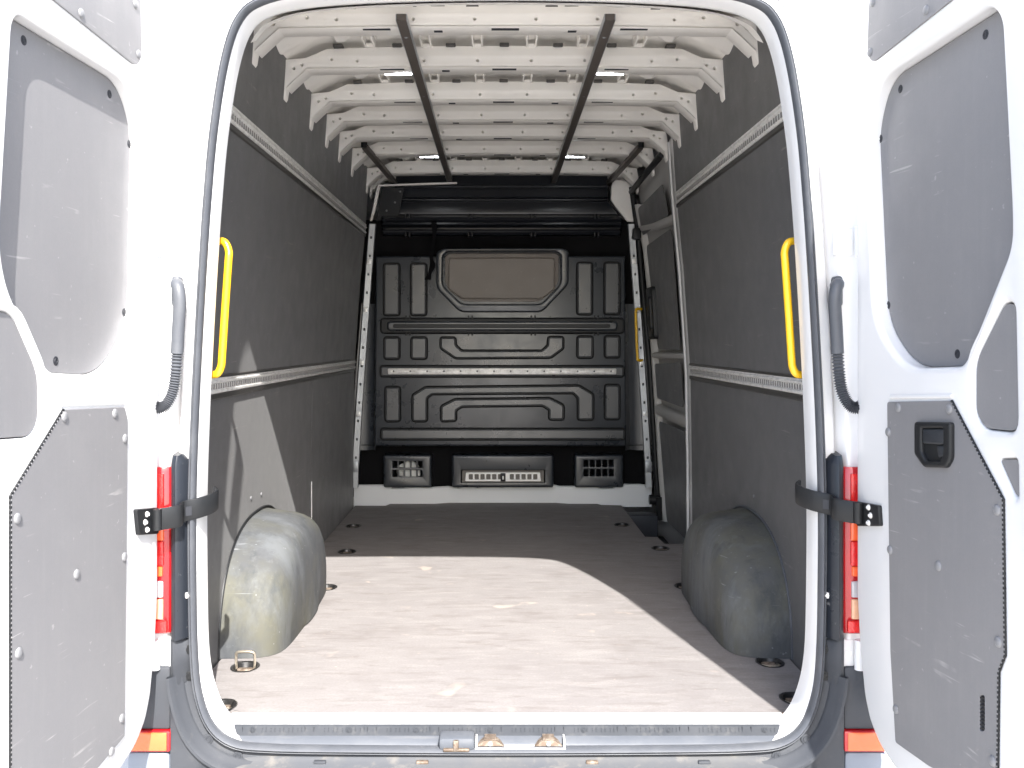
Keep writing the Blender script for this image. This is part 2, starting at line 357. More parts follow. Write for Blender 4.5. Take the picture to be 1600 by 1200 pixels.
# aluminium edge and rear sill
mb = MB(); yz = [(2.612, ZF + .003), (2.606, ZF + .005), (2.556, ZF + .005), (2.549, ZF + .001), (2.549, ZF - .006)]
mb.grid([[(x, y, z) for x in (-.745, -.4, 0, .4, .745)] for y, z in yz]); mb.build("floor_edge_strip", ALUW, van)
mb = MB(); yz = [(2.552, .6475), (2.544, .645), (2.540, .638), (2.536, .627), (2.533, .622)]
xs = [(-.73 + 1.46 * k / 40) for k in range(41)]
mb.grid([[(x, y, z) for x in xs] for y, z in yz])
sill = mb.build("sill_step", SILLD, van, 60)
mb = MB(); yz = [(2.534, .6225), (2.526, .6195), (2.512, .613), (2.505, .605), (2.503, .595)]
mb.grid([[(x, y, z) for x in xs] for y, z in yz]); mb.build("sill_ledge", SILL, sill, 60)
mb = MB()
for k in range(60):
    x0 = -.70 + k * .0236
    if k % 7 in (0, 1): mb.box((x0, 2.537, .628), (x0 + .0012, 2.5405, .644))
    else:
        for zz in (.630, .634, .638): mb.box((x0 + .004, 2.5355 + (zz - .627) * .37, zz), (x0 + .0065, 2.5375 + (zz - .627) * .37, zz + .0018)); mb.box((x0 + .014, 2.5355 + (zz - .627) * .37, zz + .001), (x0 + .0165, 2.5375 + (zz - .627) * .37, zz + .0028))
tag(mb.build("tread_pattern", SILLD, sill), kind='stuff')
screw = bolt_mesh("sill_screw", .008, .003, SILLD)
for px in (395, 545, 650, 766, 912, 1045, 1195): place("sill_screw", screw, (at_y(px, 1140, 2.54)[0], 2.5385, .6365), (0, -.95, .3), sill)
# latch catches on the sill
mb = MB(); z0 = .603
xa, _ = at_y(686, 1160, 2.5); xb, _ = at_y(742, 1160, 2.5)
mb.box((xa, 2.478, .604), (xb, 2.536, .6375), .010); catch = mb.build("catch_housing", SILL, van)
mb = MB(); mb.box((xa + .038, 2.470, .606), (xa + .052, 2.4815, .634), .003); mb.box((xa + .012, 2.472, .6045), (xa + .080, 2.4815, .613), .003); mb.build("catch_bolt", RUST, catch)
xc, _ = at_y(742, 1160, 2.5); xd, _ = at_y(884, 1160, 2.5)
mb = MB(); mb.box((xc, 2.484, .600), (xd, 2.532, .6085), .002); mb.box((xc + .002, 2.49, .6085), (xc + .006, 2.53, .6275)); mb.box((xd - .006, 2.49, .6085), (xd - .002, 2.53, .6275)); sp = mb.build("striker_plate", ALUW, van)
for px in (766, 857):
    x, _ = at_y(px, 1160, 2.5); mb = MB()
    plate(mb, [(x - .036, .6085), (x + .036, .6085), (x + .030, .614), (x + .012, .6275), (x - .012, .6275), (x - .030, .614)], [], 2.522, 2.496, .003, lambda u, v, w: (u, w, v), 2)
    mb.box((x - .015, 2.493, .6275), (x + .015, 2.525, .6305)); mb.build("striker", RUST, sp)
    mb = MB(); mb.tube([(x, 2.4965, .618), (x, 2.490, .618)], .006, 10); mb.build("striker_pin", STEEL, sp)

# --- side wall boards (three tiers each side) with pillars
def wall_board(side, y0, y1, z0, z1, xfun=XW, m=PLY, name="wall_board", nz=8, poly=None):
    mb = MB(); th = .006
    zs = [z0 + (z1 - z0) * k / nz for k in range(nz + 1)]
    f = [[(side * xfun(z), y, z) for y in (y0, y1)] for z in zs]; b = [[(side * (xfun(z) + th), y, z) for y in (y0, y1)] for z in zs]
    n = len(zs); vs = [p for r in f for p in r] + [p for r in b for p in r]; fs = []
    for i in range(n - 1): fs += [(2 * i, 2 * i + 1, 2 * i + 3, 2 * i + 2), (2 * n + 2 * i, 2 * n + 2 * i + 1, 2 * n + 2 * i + 3, 2 * n + 2 * i + 2), (2 * i, 2 * i + 2, 2 * n + 2 * i + 2, 2 * n + 2 * i), (2 * i + 1, 2 * i + 3, 2 * n + 2 * i + 3, 2 * n + 2 * i + 1)]
    fs += [(0, 1, 2 * n + 1, 2 * n), (2 * n - 2, 2 * n - 1, 4 * n - 1, 4 * n - 2)]
    mb.add(vs, fs); return mb.build(name, m, van, 30)
RL, RU = 1.525, 2.352     # heights of the two lashing rails
wf = {-1: 5.90, 1: 4.63}
boards = {}
for s in (-1, 1):
    segs = [(2.61, 4.555), (4.561, 5.90)] if s < 0 else [(2.61, 4.63)]
    for k, (a, b) in enumerate(segs):
        boards[s, k, 0] = wall_board(s, a, b, ZF - .02, RL - .022)
        if s > 0 or k == 0: boards[s, k, 1] = wall_board(s, 2.61, wf[s], RL + .022, RU - .022); boards[s, k, 2] = wall_board(s, 2.61, wf[s], RU + .024, 2.735)
    for zr, hh in ((RL, .024), (RU, .024)):
        y0, y1 = 2.61, wf[s] + (.0 if s > 0 else 0)
        def rp(dx, dz, y): z = zr + dz; return (s * (XW(z) - dx), y, z)
        mb = MB(); prof = [(-.004, -hh), (.004, -hh), (.007, -hh + .004), (.007, -hh + .010), (.002, -hh + .013), (.002, .008), (.008, .011), (.008, .016), (.003, .018), (.003, hh), (-.004, hh)]
        mb.grid([[rp(dx, dz, y) for dx, dz in prof] for y in (y0, y1)]); rail = mb.build("lashing_rail", ALU, van, 20)
        mb = MB(); n = int((y1 - y0) / .026)
        for k in range(n):
            yy = y0 + .01 + k * .026; p = rp(.0025, -.002, yy)
            mb.box((p[0] - .002, yy, p[2] - .008), (p[0] + .002, yy + .011, p[2] + .008))
        tag(mb.build("rail_perforation", PERF, rail, smooth=False), kind='stuff')
        mb = MB(); prof = [(.001, -hh - .020), (.006, -hh - .016), (.006, -hh - .003), (.001, -hh - .001)]
        mb.grid([[rp(dx, dz, y) for dx, dz in prof] for y in (y0, y1)]); mb.build("rail_lip", RAILD, rail, 20)
        mb = MB(); prof = [(.001, hh + .001), (.004, hh + .002), (.004, hh + .008), (.001, hh + .010)]
        mb.grid([[rp(dx, dz, y) for dx, dz in prof] for y in (y0, y1)]); mb.build("rail_lip", ALU if zr == RU else RAILD, rail, 20)
tiny = dot_mesh("panel_screw", .007, .003, RIVET, 10)
for (px, py) in ((392, 778), (408, 772), (345, 665), (505, 745), (372, 690)):
    x = -XW(1.1); y = F * (x - CAM.x) / (px - CX); z = CAM.z - (py - CY) * y / F
    place("panel_screw", tiny, (x + .0005, y, z), (1, 0, 0), boards[-1, 0, 0])
for (px, py) in ((1178, 775), (1140, 640)):
    x = XW(1.1); y = F * (x - CAM.x) / (px - CX); z = CAM.z - (py - CY) * y / F
    place("panel_screw", tiny, (x - .0005, y, z), (-1, 0, 0), boards[1, 0, 0])
# white slit of body metal showing low on the left wall at the seam
mb = MB(); mb.box((-.9105, 4.552, .72), (-.906, 4.563, 1.0), .002); mb.build("pillar_flange", WHITE, van)
# pillar in front of the sliding door
mb = MB()
zs = [.60 + 2.05 * k / 16 for k in range(17)]
prof = [(.000, 4.632), (-.002, 4.645), (-.002, 4.70), (.008, 4.715), (.010, 4.735), (-.002, 4.745), (-.002, 4.765), (.020, 4.79), (.060, 4.80), (.085, 4.80)]
mb.grid([[(min(XW(z) + dx, 1.0), y, z) for dx, y in prof] for z in zs]); mb.build("door_pillar", WHITE, van, 40)
# flexible chrome-like door seal strip beside it
mb = MB(); mb.tube([(XW(z) + .012 + .012 * max(0, 1 - abs(z - 1.35) / .5), 4.81, z) for z in zs], .008, 8); mb.build("pillar_seal", STEEL, van, 60)

# --- sliding door
mb = MB()
zs = [.40 + 2.25 * k / 24 for k in range(25)]
mb.grid([[(XS(z) + .03, y, z) for y in (4.80, 5.0, 5.3, 5.6, 5.95)] for z in zs]); sdoor = mb.build("sliding_door", SDP, van, 40)
def spanel(pts, m=PLY, name="door_board", w=.004):
    q = []
    for px, py, y in pts: q.append((y, CAM.z + (CY - py) * y / F))
    P = rpoly(q, .035, 4); b = MB(); plate(b, P, [], 0, w, .001, lambda u, v, ww: (XS(v) - ww - .002, u, v), 1); return b.build(name, m, sdoor)
spanel([(1002, 326, 5.86), (1042, 287, 4.98), (1046, 338, 4.98), (1007, 368, 5.86)])
spanel([(1015, 384, 5.80), (1050, 357, 4.98), (1060, 547, 4.98), (1030, 545, 5.66), (1020, 445, 5.80)])
spanel([(1021, 568, 5.80), (1060, 567, 4.98), (1064, 637, 4.98), (1025, 622, 5.80)])
spanel([(1031, 658, 5.78), (1067, 674, 4.98), (1076, 852, 4.98), (1040, 814, 5.72), (1034, 746, 5.72)])
def sframe(pts, w, h=.014):     # raised pressed ribs of the door frame
    P = [Vector((y, CAM.z + (CY - py) * yp / F)) for py, y, yp in pts]; rows = []
    P = [Vector(p[:2]) for p in catmull([(p.x, p.y, 0) for p in P], 6)]
    for i, p in enumerate(P):
        t = (P[min(i + 1, len(P) - 1)] - P[max(i - 1, 0)]).normalized(); n = Vector((-t.y, t.x))
        rows.append([(XS(q.y) + .028 - hh, q.x, q.y) for q, hh in [(p + n * (w * a), .028 + h * b if b > -1 else 0) for a, b in ((-1.25, -2), (-1, .2), (-.6, .9), (0, 1), (.6, .9), (1, .2), (1.25, -2))]])
    b = MB(); b.grid(rows); return b.build("frame_rib", SDP, sdoor, 50)
sframe([(357, 5.86, 5.86), (352, 5.4, 5.4), (338, 4.82, 4.82)], .018); sframe([(555, 5.84, 5.84), (556, 4.82, 4.82)], .016); sframe([(640, 5.84, 5.84), (650, 5.4, 5.4), (662, 4.82, 4.82)], .030, .014)
sframe([(320, 5.90, 5.9), (440, 5.90, 5.9), (600, 5.87, 5.87), (760, 5.85, 5.85), (815, 5.82, 5.82)], .022)
mb = MB(); z0 = CAM.z + (CY - 449) * 5.75 / F; z1 = CAM.z + (CY - 530) * 5.75 / F
plate(mb, rect(5.62, z1, 5.86, z0, .03), [rect(5.66, z1 + .06, 5.74, z0 - .06, .015)], 0, .03, .008, lambda u, v, w: (XS(v) - .002 - w, u, v), 2); mb.build("door_latch", BLACK, sdoor)
mb = MB(); mb.tube([(XS(2.5) - .03, 5.93, 2.62), (XS(2.35) - .02, 5.93, 2.36), (XS(1.5) - .022, 5.90, 1.5), (XS(.7) - .02, 5.89, .66)], .018, 8); mb.build("door_weatherstrip", BLACK, van, 60)
mb = MB(); mb.tube([(.795, 5.9, 2.585), (.80, 5.4, 2.60), (.805, 4.85, 2.61)], .017, 8); mb.build("track_cover", BLACK, van, 60)
mb = MB(); mb.box((XS(2.33) - .06, 5.86, 2.29), (XS(2.33) - .01, 5.92, 2.36), .008); mb.build("roller_bracket", BLACK, van)
# step well
mb = MB(); mb.grid([[(.742, 4.985, ZF - .005), (.742, 5.94, ZF - .005)], [(.742, 4.985, .46), (.742, 5.94, .46)], [(1.0, 4.8, .46), (1.0, 5.94, .46)]])
mb.grid([[(.742, 4.985, ZF - .005), (.742, 4.985, .46)], [(.806, 4.98, ZF - .005), (.806, 4.98, .46)], [(.812, 4.82, ZF - .005), (.812, 4.82, .46)], [(1.0, 4.81, ZF - .005), (1.0, 4.81, .46)]])
well = mb.build("step_well", BLACK, van)
for k in range(5):
    mb = MB(); mb.box((.775 + k * .035, 5.0, .46), (.787 + k * .035, 5.80, .466), .002); mb.build("step_ridge", BLACK, well)
mb = MB(); mb.box((.752, 5.80, .46), (.945, 5.93, .615), .012); mb.build("step_end_cap", GREYP, well)
mb = MB(); mb.tube([(.90, 5.86, .70), (.965, 5.86, .70)], .030, 12); mb.tube([(.955, 5.84, .72), (.965, 5.84, .58)], .022, 10); mb.build("door_roller", BLACK, van)

# --- wheel arch covers
def arch(s):
    mb = MB(); yc, a, h, n = 3.535, .470, .380, 2.45; N = 36; rows = []
    for xo, ins in ((0, -.004), (.05, 0), (.10, .003), (.130, .010), (.152, .022), (.170, .042), (.182, .068), (.190, .105), (.195, .15), (.198, .21), (.200, .30), (.201, .375)):
        r = []
        for k in range(N + 1):
            t = math.pi * k / N; c, sn = math.cos(t), math.sin(t)
            y = yc - (a - ins * .95) * math.copysign(abs(c) ** (2 / n), c); z = ZF + .001 + max(0.0, (h - ins)) * abs(sn) ** (2 / n) * (1 - .045 * xo / .2)
            # the outer face leans: narrower at the floor towards the wall corners
            r.append((s * (.913 - xo - .012 * math.sin(t) * (xo / .2)), y, z))
        rows.append(r)
    mb.grid(rows); o = mb.build("wheel_arch_cover", ARCH, van, 70)
    mb = MB(); mb.tube([(s * (XW(ZF + (h + .012) * math.sin(math.pi * k / 40) ** (2 / n)) - .001), yc - (a + .012) * math.copysign(abs(math.cos(math.pi * k / 40)) ** (2 / n), math.cos(math.pi * k / 40)), ZF + (h + .012) * abs(math.sin(math.pi * k / 40)) ** (2 / n)) for k in range(41)], .005, 6)
    mb.build("arch_trim", BLACK if s < 0 else RUBBER, o, 60)
    mb = MB(); rr = []
    for k in range(N + 1):
        t = math.pi * k / N; c, sn = math.cos(t), math.sin(t)
    return o
arch(-1); arch(1)

# --- roof
bow_y = [3.12, 3.58, 4.07, 4.44, 4.80, 5.22, 5.81]
hb = [(0, 2.690), (.40, 2.689), (.735, 2.683), (.775, 2.647), (.812, 2.612), (.818, 2.575), (.824, 2.566), (.830, 2.575), (.829, 2.65), (.817, 2.716), (.742, 2.722), (.705, 2.737), (.663, 2.756), (.40, 2.764), (0, 2.768)]
bowp = hb + [(-x, z) for x, z in reversed(hb[1:-1])]
def hole(x, z, r=.005): return [(x + r * math.cos(2 * math.pi * k / 6), z + r * math.sin(2 * math.pi * k / 6)) for k in range(6)]
mb = MB()
plate(mb, bowp, [hole(s * x, z) for s in (-1, 1) for x, z in ((.10, 2.712), (.30, 2.712), (.55, 2.71), (.645, 2.716), (.755, 2.695), (.785, 2.682))], .05, 0, .005, lambda u, v, w: (u, w, v), 2)
# bottom flange, with a turned lip
for s in (-1, 1):
    pass
fl = [(-.812, 2.611), (-.775, 2.646), (-.735, 2.682), (-.40, 2.688), (0, 2.689), (.40, 2.688), (.735, 2.682), (.775, 2.646), (.812, 2.611)]
mb.grid([[(x, -.004, z - .001) for x, z in fl], [(x, -.006, z - .004) for x, z in fl], [(x, .0, z - .006) for x, z in fl], [(x, .085, z - .003) for x, z in fl], [(x, .092, z + .002) for x, z in fl]])
bow_me = mb.mesh("roof_bow", CREAM, 35)
mb = MB()
for x, w in ((0, .045), (-.42, .045), (.42, .045), (.22, .014), (-.22, .014), (.62, .012), (-.62, .012)): mb.box((x - w, .006 if w > .02 else .03, 2.6815 - (.001 if abs(x) < .1 else 0) - (abs(x) > .3) * .0005), (x + w, .022 if w > .02 else .046, 2.6855))
slot_me = mb.mesh("bow_slot", HOLE, smooth=False)
mb = MB()
for x in (-.62, -.40, -.2, 0, .2, .40, .62): mb.box((x - .018, -.012, 2.762 - abs(x) * .006), (x + .018, .03, 2.775 - abs(x) * .006), .003)
pad_me = mb.mesh("rubber_pad", PAD)
mb = MB()
for dx in (-.017, .017): mb.box((dx - .003, -.10, 2.76), (dx + .003, .0, 2.80), .001)
mb.box((-.024, -.10, 2.788), (.024, 0, 2.80), .002); mb.box((-.016, -.008, 2.760), (.016, .0, 2.772))
clip_me = mb.mesh("roof_clip", CREAM)
for y in bow_y + [6.02]:
    b = link("roof_bow", bow_me, van); b.location = (0, y - 0, 0)
    WM[b.name] = Matrix.Translation((0, y, 0))
    for nm, me in (("bow_slot", slot_me), ("rubber_pad", pad_me)):
        o = link(nm, me, b); o.matrix_parent_inverse = Matrix.Identity(4)
        tag(o, kind='stuff')
    if y != bow_y[0]:
        for x in (-.50, -.29, -.10, .10, .29, .50):
            o = link("roof_clip", clip_me, b); o.matrix_parent_inverse = Matrix.Identity(4); o.location = (x, 0, 0)
# roof skin with shallow pressings, and coves down to the walls
def sk(x, y):
    z = 2.805 - .02 * (x / .7) ** 2
    k = 0
    for a, b in zip([2.95] + bow_y, bow_y + [6.02]):
        if a + .09 <= y <= b - .02 and (b - a) > .25:
            t = (y - a - .09) / (b - a - .11); k = max(k, math.sin(math.pi * min(1, max(0, t))) ** .5)
    z += .012 * k * (1 if abs(x) < .62 else 0)
    return z
ys = [2.98 + 3.3 * k / 132 for k in range(133)]; xs2 = [-.70 + 1.4 * k / 28 for k in range(29)]
mb = MB(); mb.grid([[(x, y, sk(x, y)) for x in xs2] for y in ys]); mb.build("roof_panel", CREAM, van, 30)
def cove(s):
    mb = MB(); rows = []
    for y in [2.98 + 3.2 * k / 160 for k in range(161)]:
        p = 0
        for a, b in zip([2.7] + bow_y, bow_y + [6.02]):
            if a <= y <= b: p = (y - a) / (b - a); L = b - a
        r = []
        for j in range(15):
            u = j / 14; x = .52 + .305 * u; z = 2.80 - .03 * u - .055 * max(0, u - .55) ** 1.4 / .45 ** 1.4
            env = 1.0 if .25 < p < .88 else 0.0
            st = lambda e0, e1, q: max(0, min(1, (q - e0) / (e1 - e0)))
            e = st(.22, .34, p) * (1 - st(.80, .92, p)) * (L > .2)
            d = .045 * e * st(.05, .18, u) * (1 - st(.30, .42, u)) - .034 * e * st(.45, .52, u) * (1 - st(.66, .75, u)) + .016 * math.sin(p * 9 + u * 7) * e * st(.6, .8, u)
            r.append((s * x, y, z - d))
        rows.append(r)
    mb.grid(rows); return mb.build("roof_cove", CREAM, van, 40)
cove(-1); cove(1)
# header panel above the door opening
top = [p for p in LOOP if p[1] > 2.485]; top.sort(key=lambda p: p[0])
def hdr(t, k):
    i = min(len(top) - 1, int(t * (len(top) - 1) + .5)); x, z = top[i]
    f = (k / 5); fx = x * (1 - .035) + (0 if k == 0 else 0); zz = z - .030
    zb = lerp_tab([(0, 2.768), (.66, 2.757), (.742, 2.722), (.817, 2.716), (.83, 2.45)], abs(x) * 1.12)
    zb = max(zb, zz + .02)
    s_ = f * f * (3 - 2 * f) * .35 + f * .65
    return (fx * (1 + .12 * f * min(1, abs(x))), 2.562 + f * (3.122 - 2.562), zz + (zb - zz) * s_)
mb = MB(); mb.grid([[hdr(t / 60, k) for t in range(61)] for k in range(6)]); header = mb.build("roof_header", CREAM, van, 50)
def oval(px, py, a, b, rot=0):
    y = 2.80; 
    for _ in range(12):
        x, z = at_y(px, py, y); f = (y - 2.562) / .56; zz = 2.565 + .2 * (f * f * (3 - 2 * f) * .35 + f * .65); y += (zz - z) * -1.2 if False else 0
        y = y + (zz - z) * (1.0 / (.36 - (CY - py) / F * 1.0)) * -1 if abs(.36 - (CY - py) / F) > .02 else y
        y = min(3.05, max(2.58, y))
    return x, y, z
for px, py, a, b in ((684, 13, .020, .010), (893, 12, .020, .010), (738, 9, .018, .006), (738, 15.5, .018, .006), (862, 8.5, .018, .006), (862, 14.5, .018, .006), (550, 14, .012, .006), (1024, 11, .014, .006), (648, 13, .005, .004), (446, 31, .016, .007), (1126, 27, .016, .007)):
    y = 2.585 + (py / 24) * .36; x, _ = at_y(px, py, y); f = (y - 2.562) / .56; s_ = f * f * (3 - 2 * f) * .35 + f * .65; z = 2.566 - .02 * (x / .6) ** 2 + (2.765 - 2.566) * s_
    mb = MB(); n = 16; mb.add([(x + a * math.cos(2 * math.pi * k / n), y + b * 2.2 * math.sin(2 * math.pi * k / n), z - .004 + b * 2.2 * math.sin(2 * math.pi * k / n) * .36) for k in range(n)] + [(x + a * .9 * math.cos(2 * math.pi * k / n), y + b * 2 * math.sin(2 * math.pi * k / n), z + .004 + b * 2 * math.sin(2 * math.pi * k / n) * .36) for k in range(n)], [tuple(range(n))] + [(k, (k + 1) % n, n + (k + 1) % n, n + k) for k in range(n)])
    mb.build("header_hole", PAD, header)
# roof bars
def bar(p0, p1, w, h, name="roof_bar"):
    p0, p1 = Vector(p0), Vector(p1); d = (p1 - p0).normalized(); sd = d.cross(Vector((0, 0, 1))).normalized(); up = sd.cross(d)
    mb = MB(); rows = []
    for p in (p0, p0 + d * .004, p1 - d * .004, p1):
        k = .9 if p in (p0, p1) else 1
        rows.append([p + sd * (w / 2 * a * k) + up * (h / 2 * b * k) for a, b in ((-1, -1), (-.75, -1.05), (.75, -1.05), (1, -1), (1, 1), (-1, 1))])
    mb.grid(rows, closed_v=True); mb.add(rows[0], [tuple(range(6))]); mb.add(rows[-1], [tuple(range(6))])
    b = mb.build(name, BAR, van)
    return b
for s in (-1, 1):
    b = bar((s * .325, 2.985, 2.672), (s * .322, 6.05, 2.665), .030, .022)
    mb = MB(); mb.box((s * .325 + .0155, 2.99, 2.663), (s * .325 + .0175, 6.04, 2.683)); mb.box((s * .325 - .0175, 2.99, 2.663), (s * .325 - .0155, 6.04, 2.683)); mb.build("bar_edge", STEEL, b)
    for yy in (3.15, 3.9, 4.85, 5.85):
        place("bar_screw", tiny, (s * .325, yy, 2.6605), (0, 0, -1), b)
    b = bar((s * .715, 4.98, 2.675), (s * .662, 6.10, 2.655), .030, .022)
    mb = MB(); mb.tube([(s * .716, 4.965, 2.668), (s * .716, 4.965, 2.695)], .016, 10); mb.build("bar_bracket", BLACK, b)
# LED lamps
for s in (-1, 1):
    for y in (3.655, 5.30):
        mb = MB(); mb.box((s * .405 - .062, y - .028, 2.690), (s * .405 + .062, y + .028, 2.705), .004); l = mb.build("ceiling_lamp", CREAM, van)
        mb = MB(); mb.box((s * .405 - .052, y - .022, 2.6845), (s * .405 + .052, y + .022, 2.6905), .002); mb.build("lamp_diffuser", LED, l)

# --- bulkhead
YB = 5.93
def bk(px, py): return at_y(px, py, YB)
def zc(zx, zy): return bk(540 + zx / 3.0769, 280 + zy / 3.0769)
def zd(zx, zy): return bk(540 + zx / 2.857, 560 + zy / 2.857)
fb = lambda y0: (lambda u, v, w: (u, y0 - w, v))
mb = MB()
xl, zt = bk(588, 400); xr, zbm = bk(976, 697)
win_hole = rpoly([zc(437, 350), zc(437, 525), zc(550, 640), zc(945, 640), zc(1075, 505), zc(1075, 345)], .05, 4)
plate(mb, [(xl - .012, zbm), (xr + .012, zbm), (xr + .004, zt + .0), (xl - .004, zt + .0)], [], -.07, 0, .012, fb(YB), 3)
mbl = mb; mb = MB()
# upper pressed section: profile across the full width
prof = [(2.327, 6.028), (2.329, 5.975), (2.338, 5.962), (2.352, 5.955), (2.362, 5.963), (2.366, 5.985), (2.372, 5.985), (2.378, 5.925), (2.388, 5.912), (2.398, 5.914), (2.402, 5.922), (2.408, 5.914), (2.420, 5.905), (2.432, 5.912), (2.438, 5.94), (2.442, 5.99), (2.452, 5.99), (2.458, 5.975), (2.468, 5.972), (2.52, 5.985), (2.535, 5.99), (2.541, 5.975), (2.547, 5.99), (2.553, 5.99), (2.559, 5.976), (2.565, 5.99), (2.62, 6.0), (2.628, 5.985), (2.636, 5.985), (2.642, 6.0), (2.72, 6.01)]
xx = [-.745, -.735, -.70, -.55, -.3, 0, .3, .55, .70, .735, .745]
rows = []
for z, y in prof:
    wdt = 1.0 if z < 2.44 else (1.0 - .10 * min(1, (z - 2.44) / .10))
    rows.append([(x * wdt + (.0), y + (.03 if abs(x) > .74 else 0), z) for x in xx])
mb.grid(rows)
up_mb = mb; mb = mbl
# dark columns either side and low recess
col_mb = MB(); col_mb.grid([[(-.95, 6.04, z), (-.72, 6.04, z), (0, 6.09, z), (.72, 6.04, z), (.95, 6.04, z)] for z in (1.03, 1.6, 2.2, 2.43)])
bulk = mb.build("bulkhead", BLACKP, van, 32)
up_mb.build("upper_pressing", BLACKU, bulk, 32)
col_mb.build("back_shade_sheet", RECESS, bulk)  # near-black sheet: shade beside and above the plate put into colour
mb = MB(); mb.grid([[(x, 6.10, .68), (x, 6.10, .72), (x, 6.10, 1.0), (x, 5.94, 1.024)] for x in (-.95, -.4, 0, .4, .95)]); mb.build("low_recess", RECESS, bulk)
# side fillets of the bulkhead
for s in (-1, 1):
    mb = MB(); mb.grid([[(s * (xr + .008 if s > 0 else -(xl - .008)), 5.95, z), (s * (.80 - .04 * (z - 1) ** 2 * (z > 1) * .5), 6.0, z), (s * (.84 - .03 * max(0, z - 1.9)), 5.97, z), (s * (.93 - .085 * max(0, z - 1.2)), 5.965, z)] for z in (.99, 1.0, 1.3, 1.6, 1.9)]); mb.build("bulkhead_wing", BLACKP, bulk, 40)
def emb(pts, r=.010, h=.010, name="pressed_panel", m=BLACKP, bev=.005, base=YB + .0005):
    P = rpoly(pts, r, 3)
    if area(P) < 0: P = ccw(P)
    b = MB(); plate(b, P, [], 0, h, bev, fb(base), 2)
    return b.build(name, m, bulk, 14)
def groove(pts, r=.012, d=.010):       # bead round each raised panel; its black stands for dark edge reflections
    o = rpoly(pts, r, 3); P0 = inset(o, -d); b = MB()
    b.grid([[(u, YB - .0006, v) for u, v in inset(P0, -.003)], [(u, YB - .0045, v) for u, v in P0], [(u, YB - .0006, v) for u, v in inset(P0, .005)], [(u, YB - .0004, v) for u, v in o]], closed_v=True)
    return b.build("pressed_bead", BLACK, bulk, 30)
def zr_(a, b, c, d, f=zc): return [f(a, d), f(c, d), f(c, b), f(a, b)]
PAN = [zr_(188, 410, 255, 650), zr_(318, 410, 384, 650), zr_(1117, 406, 1181, 646), zr_(1248, 405, 1313, 645),
       zr_(190, 765, 255, 860), zr_(320, 765, 386, 860), zr_(1118, 760, 1184, 855), zr_(1250, 758, 1313, 853),
       zr_(195, 1003, 258, 1160), zr_(1250, 993, 1313, 1150),
       [zc(*p) for p in ((460, 765), (525, 765), (527, 800), (557, 828), (945, 828), (975, 800), (977, 762), (1043, 762), (1043, 812), (985, 855), (530, 858), (460, 810))],
       [zc(*p) for p in ((325, 1040), (385, 1003), (1120, 995), (1187, 1035), (1187, 1153), (1120, 1153), (1120, 1050), (1095, 1025), (415, 1030), (388, 1050), (388, 1160), (325, 1160))],
       [zd(*p) for p in ((430, 215), (490, 185), (910, 180), (970, 210), (970, 270), (912, 270), (912, 228), (880, 208), (520, 212), (490, 230), (490, 275), (430, 278))],
       zr_(162, 318, 1242, 358, zd), zr_(172, 903, 1333, 945)]
for i, p in enumerate(PAN):
    groove(p); emb(p, h=.011)
# middle slotted beam
emb(zr_(172, 672, 1335, 738), .02, .004, "beam_recess", BLACK, .003); groove(zr_(172, 672, 1335, 738), .02, .006)
emb(zr_(200, 682, 1307, 730), .03, .030, "pressed_beam", BLACKP, .013)
emb(zr_(230, 697, 1270, 716), .012, .034, "beam_bead", BLACK, .003)
for zx in (300, 600, 902, 1205):
    for (y0, y1) in ((655, 675), (735, 752), (170, 190), (258, 278)):
        for dx in (-9, 9):
            a = zc(zx + dx - 4, y1); c = zc(zx + dx + 4, y0); mb = MB(); mb.box((a[0], YB - .006 - (.03 if y0 < 300 else 0), a[1]), (c[0], YB + .01, c[1]), .002); mb.build("clip_slot", BLACK, bulk)
# alu rail with holes
a = zc(205, 938); c = zc(1300, 909)
hx = [zc(232 + k * (1275 - 232) / 13, 923) for k in range(14)]
mb = MB(); plate(mb, rect(a[0], a[1], c[0], c[1], .006, 2), [[(x + .0055 * math.cos(2 * math.pi * q / 8), z + .0055 * math.sin(2 * math.pi * q / 8)) for q in range(8)] for x, z in hx], .0, .008, .002, fb(YB - .0115), 2)
mb.build("bulkhead_rail", ALU, bulk)
# window and its board
wo = [zc(437, 352), zc(437, 525), zc(550, 640), zc(945, 640), zc(1072, 505), zc(1072, 345), zc(1040, 333), zc(470, 335)]
wi = [zc(470, 370), zc(468, 512), zc(560, 600), zc(940, 600), zc(1032, 505), zc(1032, 362), zc(1010, 350), zc(490, 350)]
mb = MB(); plate(mb, rpoly(wo, .035, 4), [rpoly(wi, .03, 4)], -.04, .028, .012, fb(YB), 3); mb.build("window_frame", BLACKP, bulk, 40)
wj = [zc(478, 376), zc(478, 508), zc(566, 590), zc(934, 590), zc(1024, 500), zc(1024, 368), zc(1005, 357), zc(496, 357)]
mb = MB(); plate(mb, rpoly(wj, .03, 4), [], -.05, .004, .006, fb(YB), 2); wp = mb.build("window_board", TAN, bulk)
wk = [zc(500, 384), zc(500, 526), zc(562, 570), zc(938, 570), zc(1000, 526), zc(1000, 384)]
mb = MB(); o = rpoly(wk, .014, 3)
mb.grid([[(u, YB - .0035, v) for u, v in inset(o, -.012)], [(u, YB - .010, v) for u, v in inset(o, -.006)], [(u, YB - .003, v) for u, v in o]], closed_v=True); plate(mb, o, [], .0, .0055, .001, fb(YB), 1); mb.build("window_pane", TAN, bulk, 20)
mb = MB(); o = rpoly(wi, .03, 4); mb.grid([[(u, YB + .01, v) for u, v in inset(o, -.01)], [(u, YB + .012, v) for u, v in inset(o, .018)]], closed_v=True); mb.build("window_gasket", BLACK, bulk)
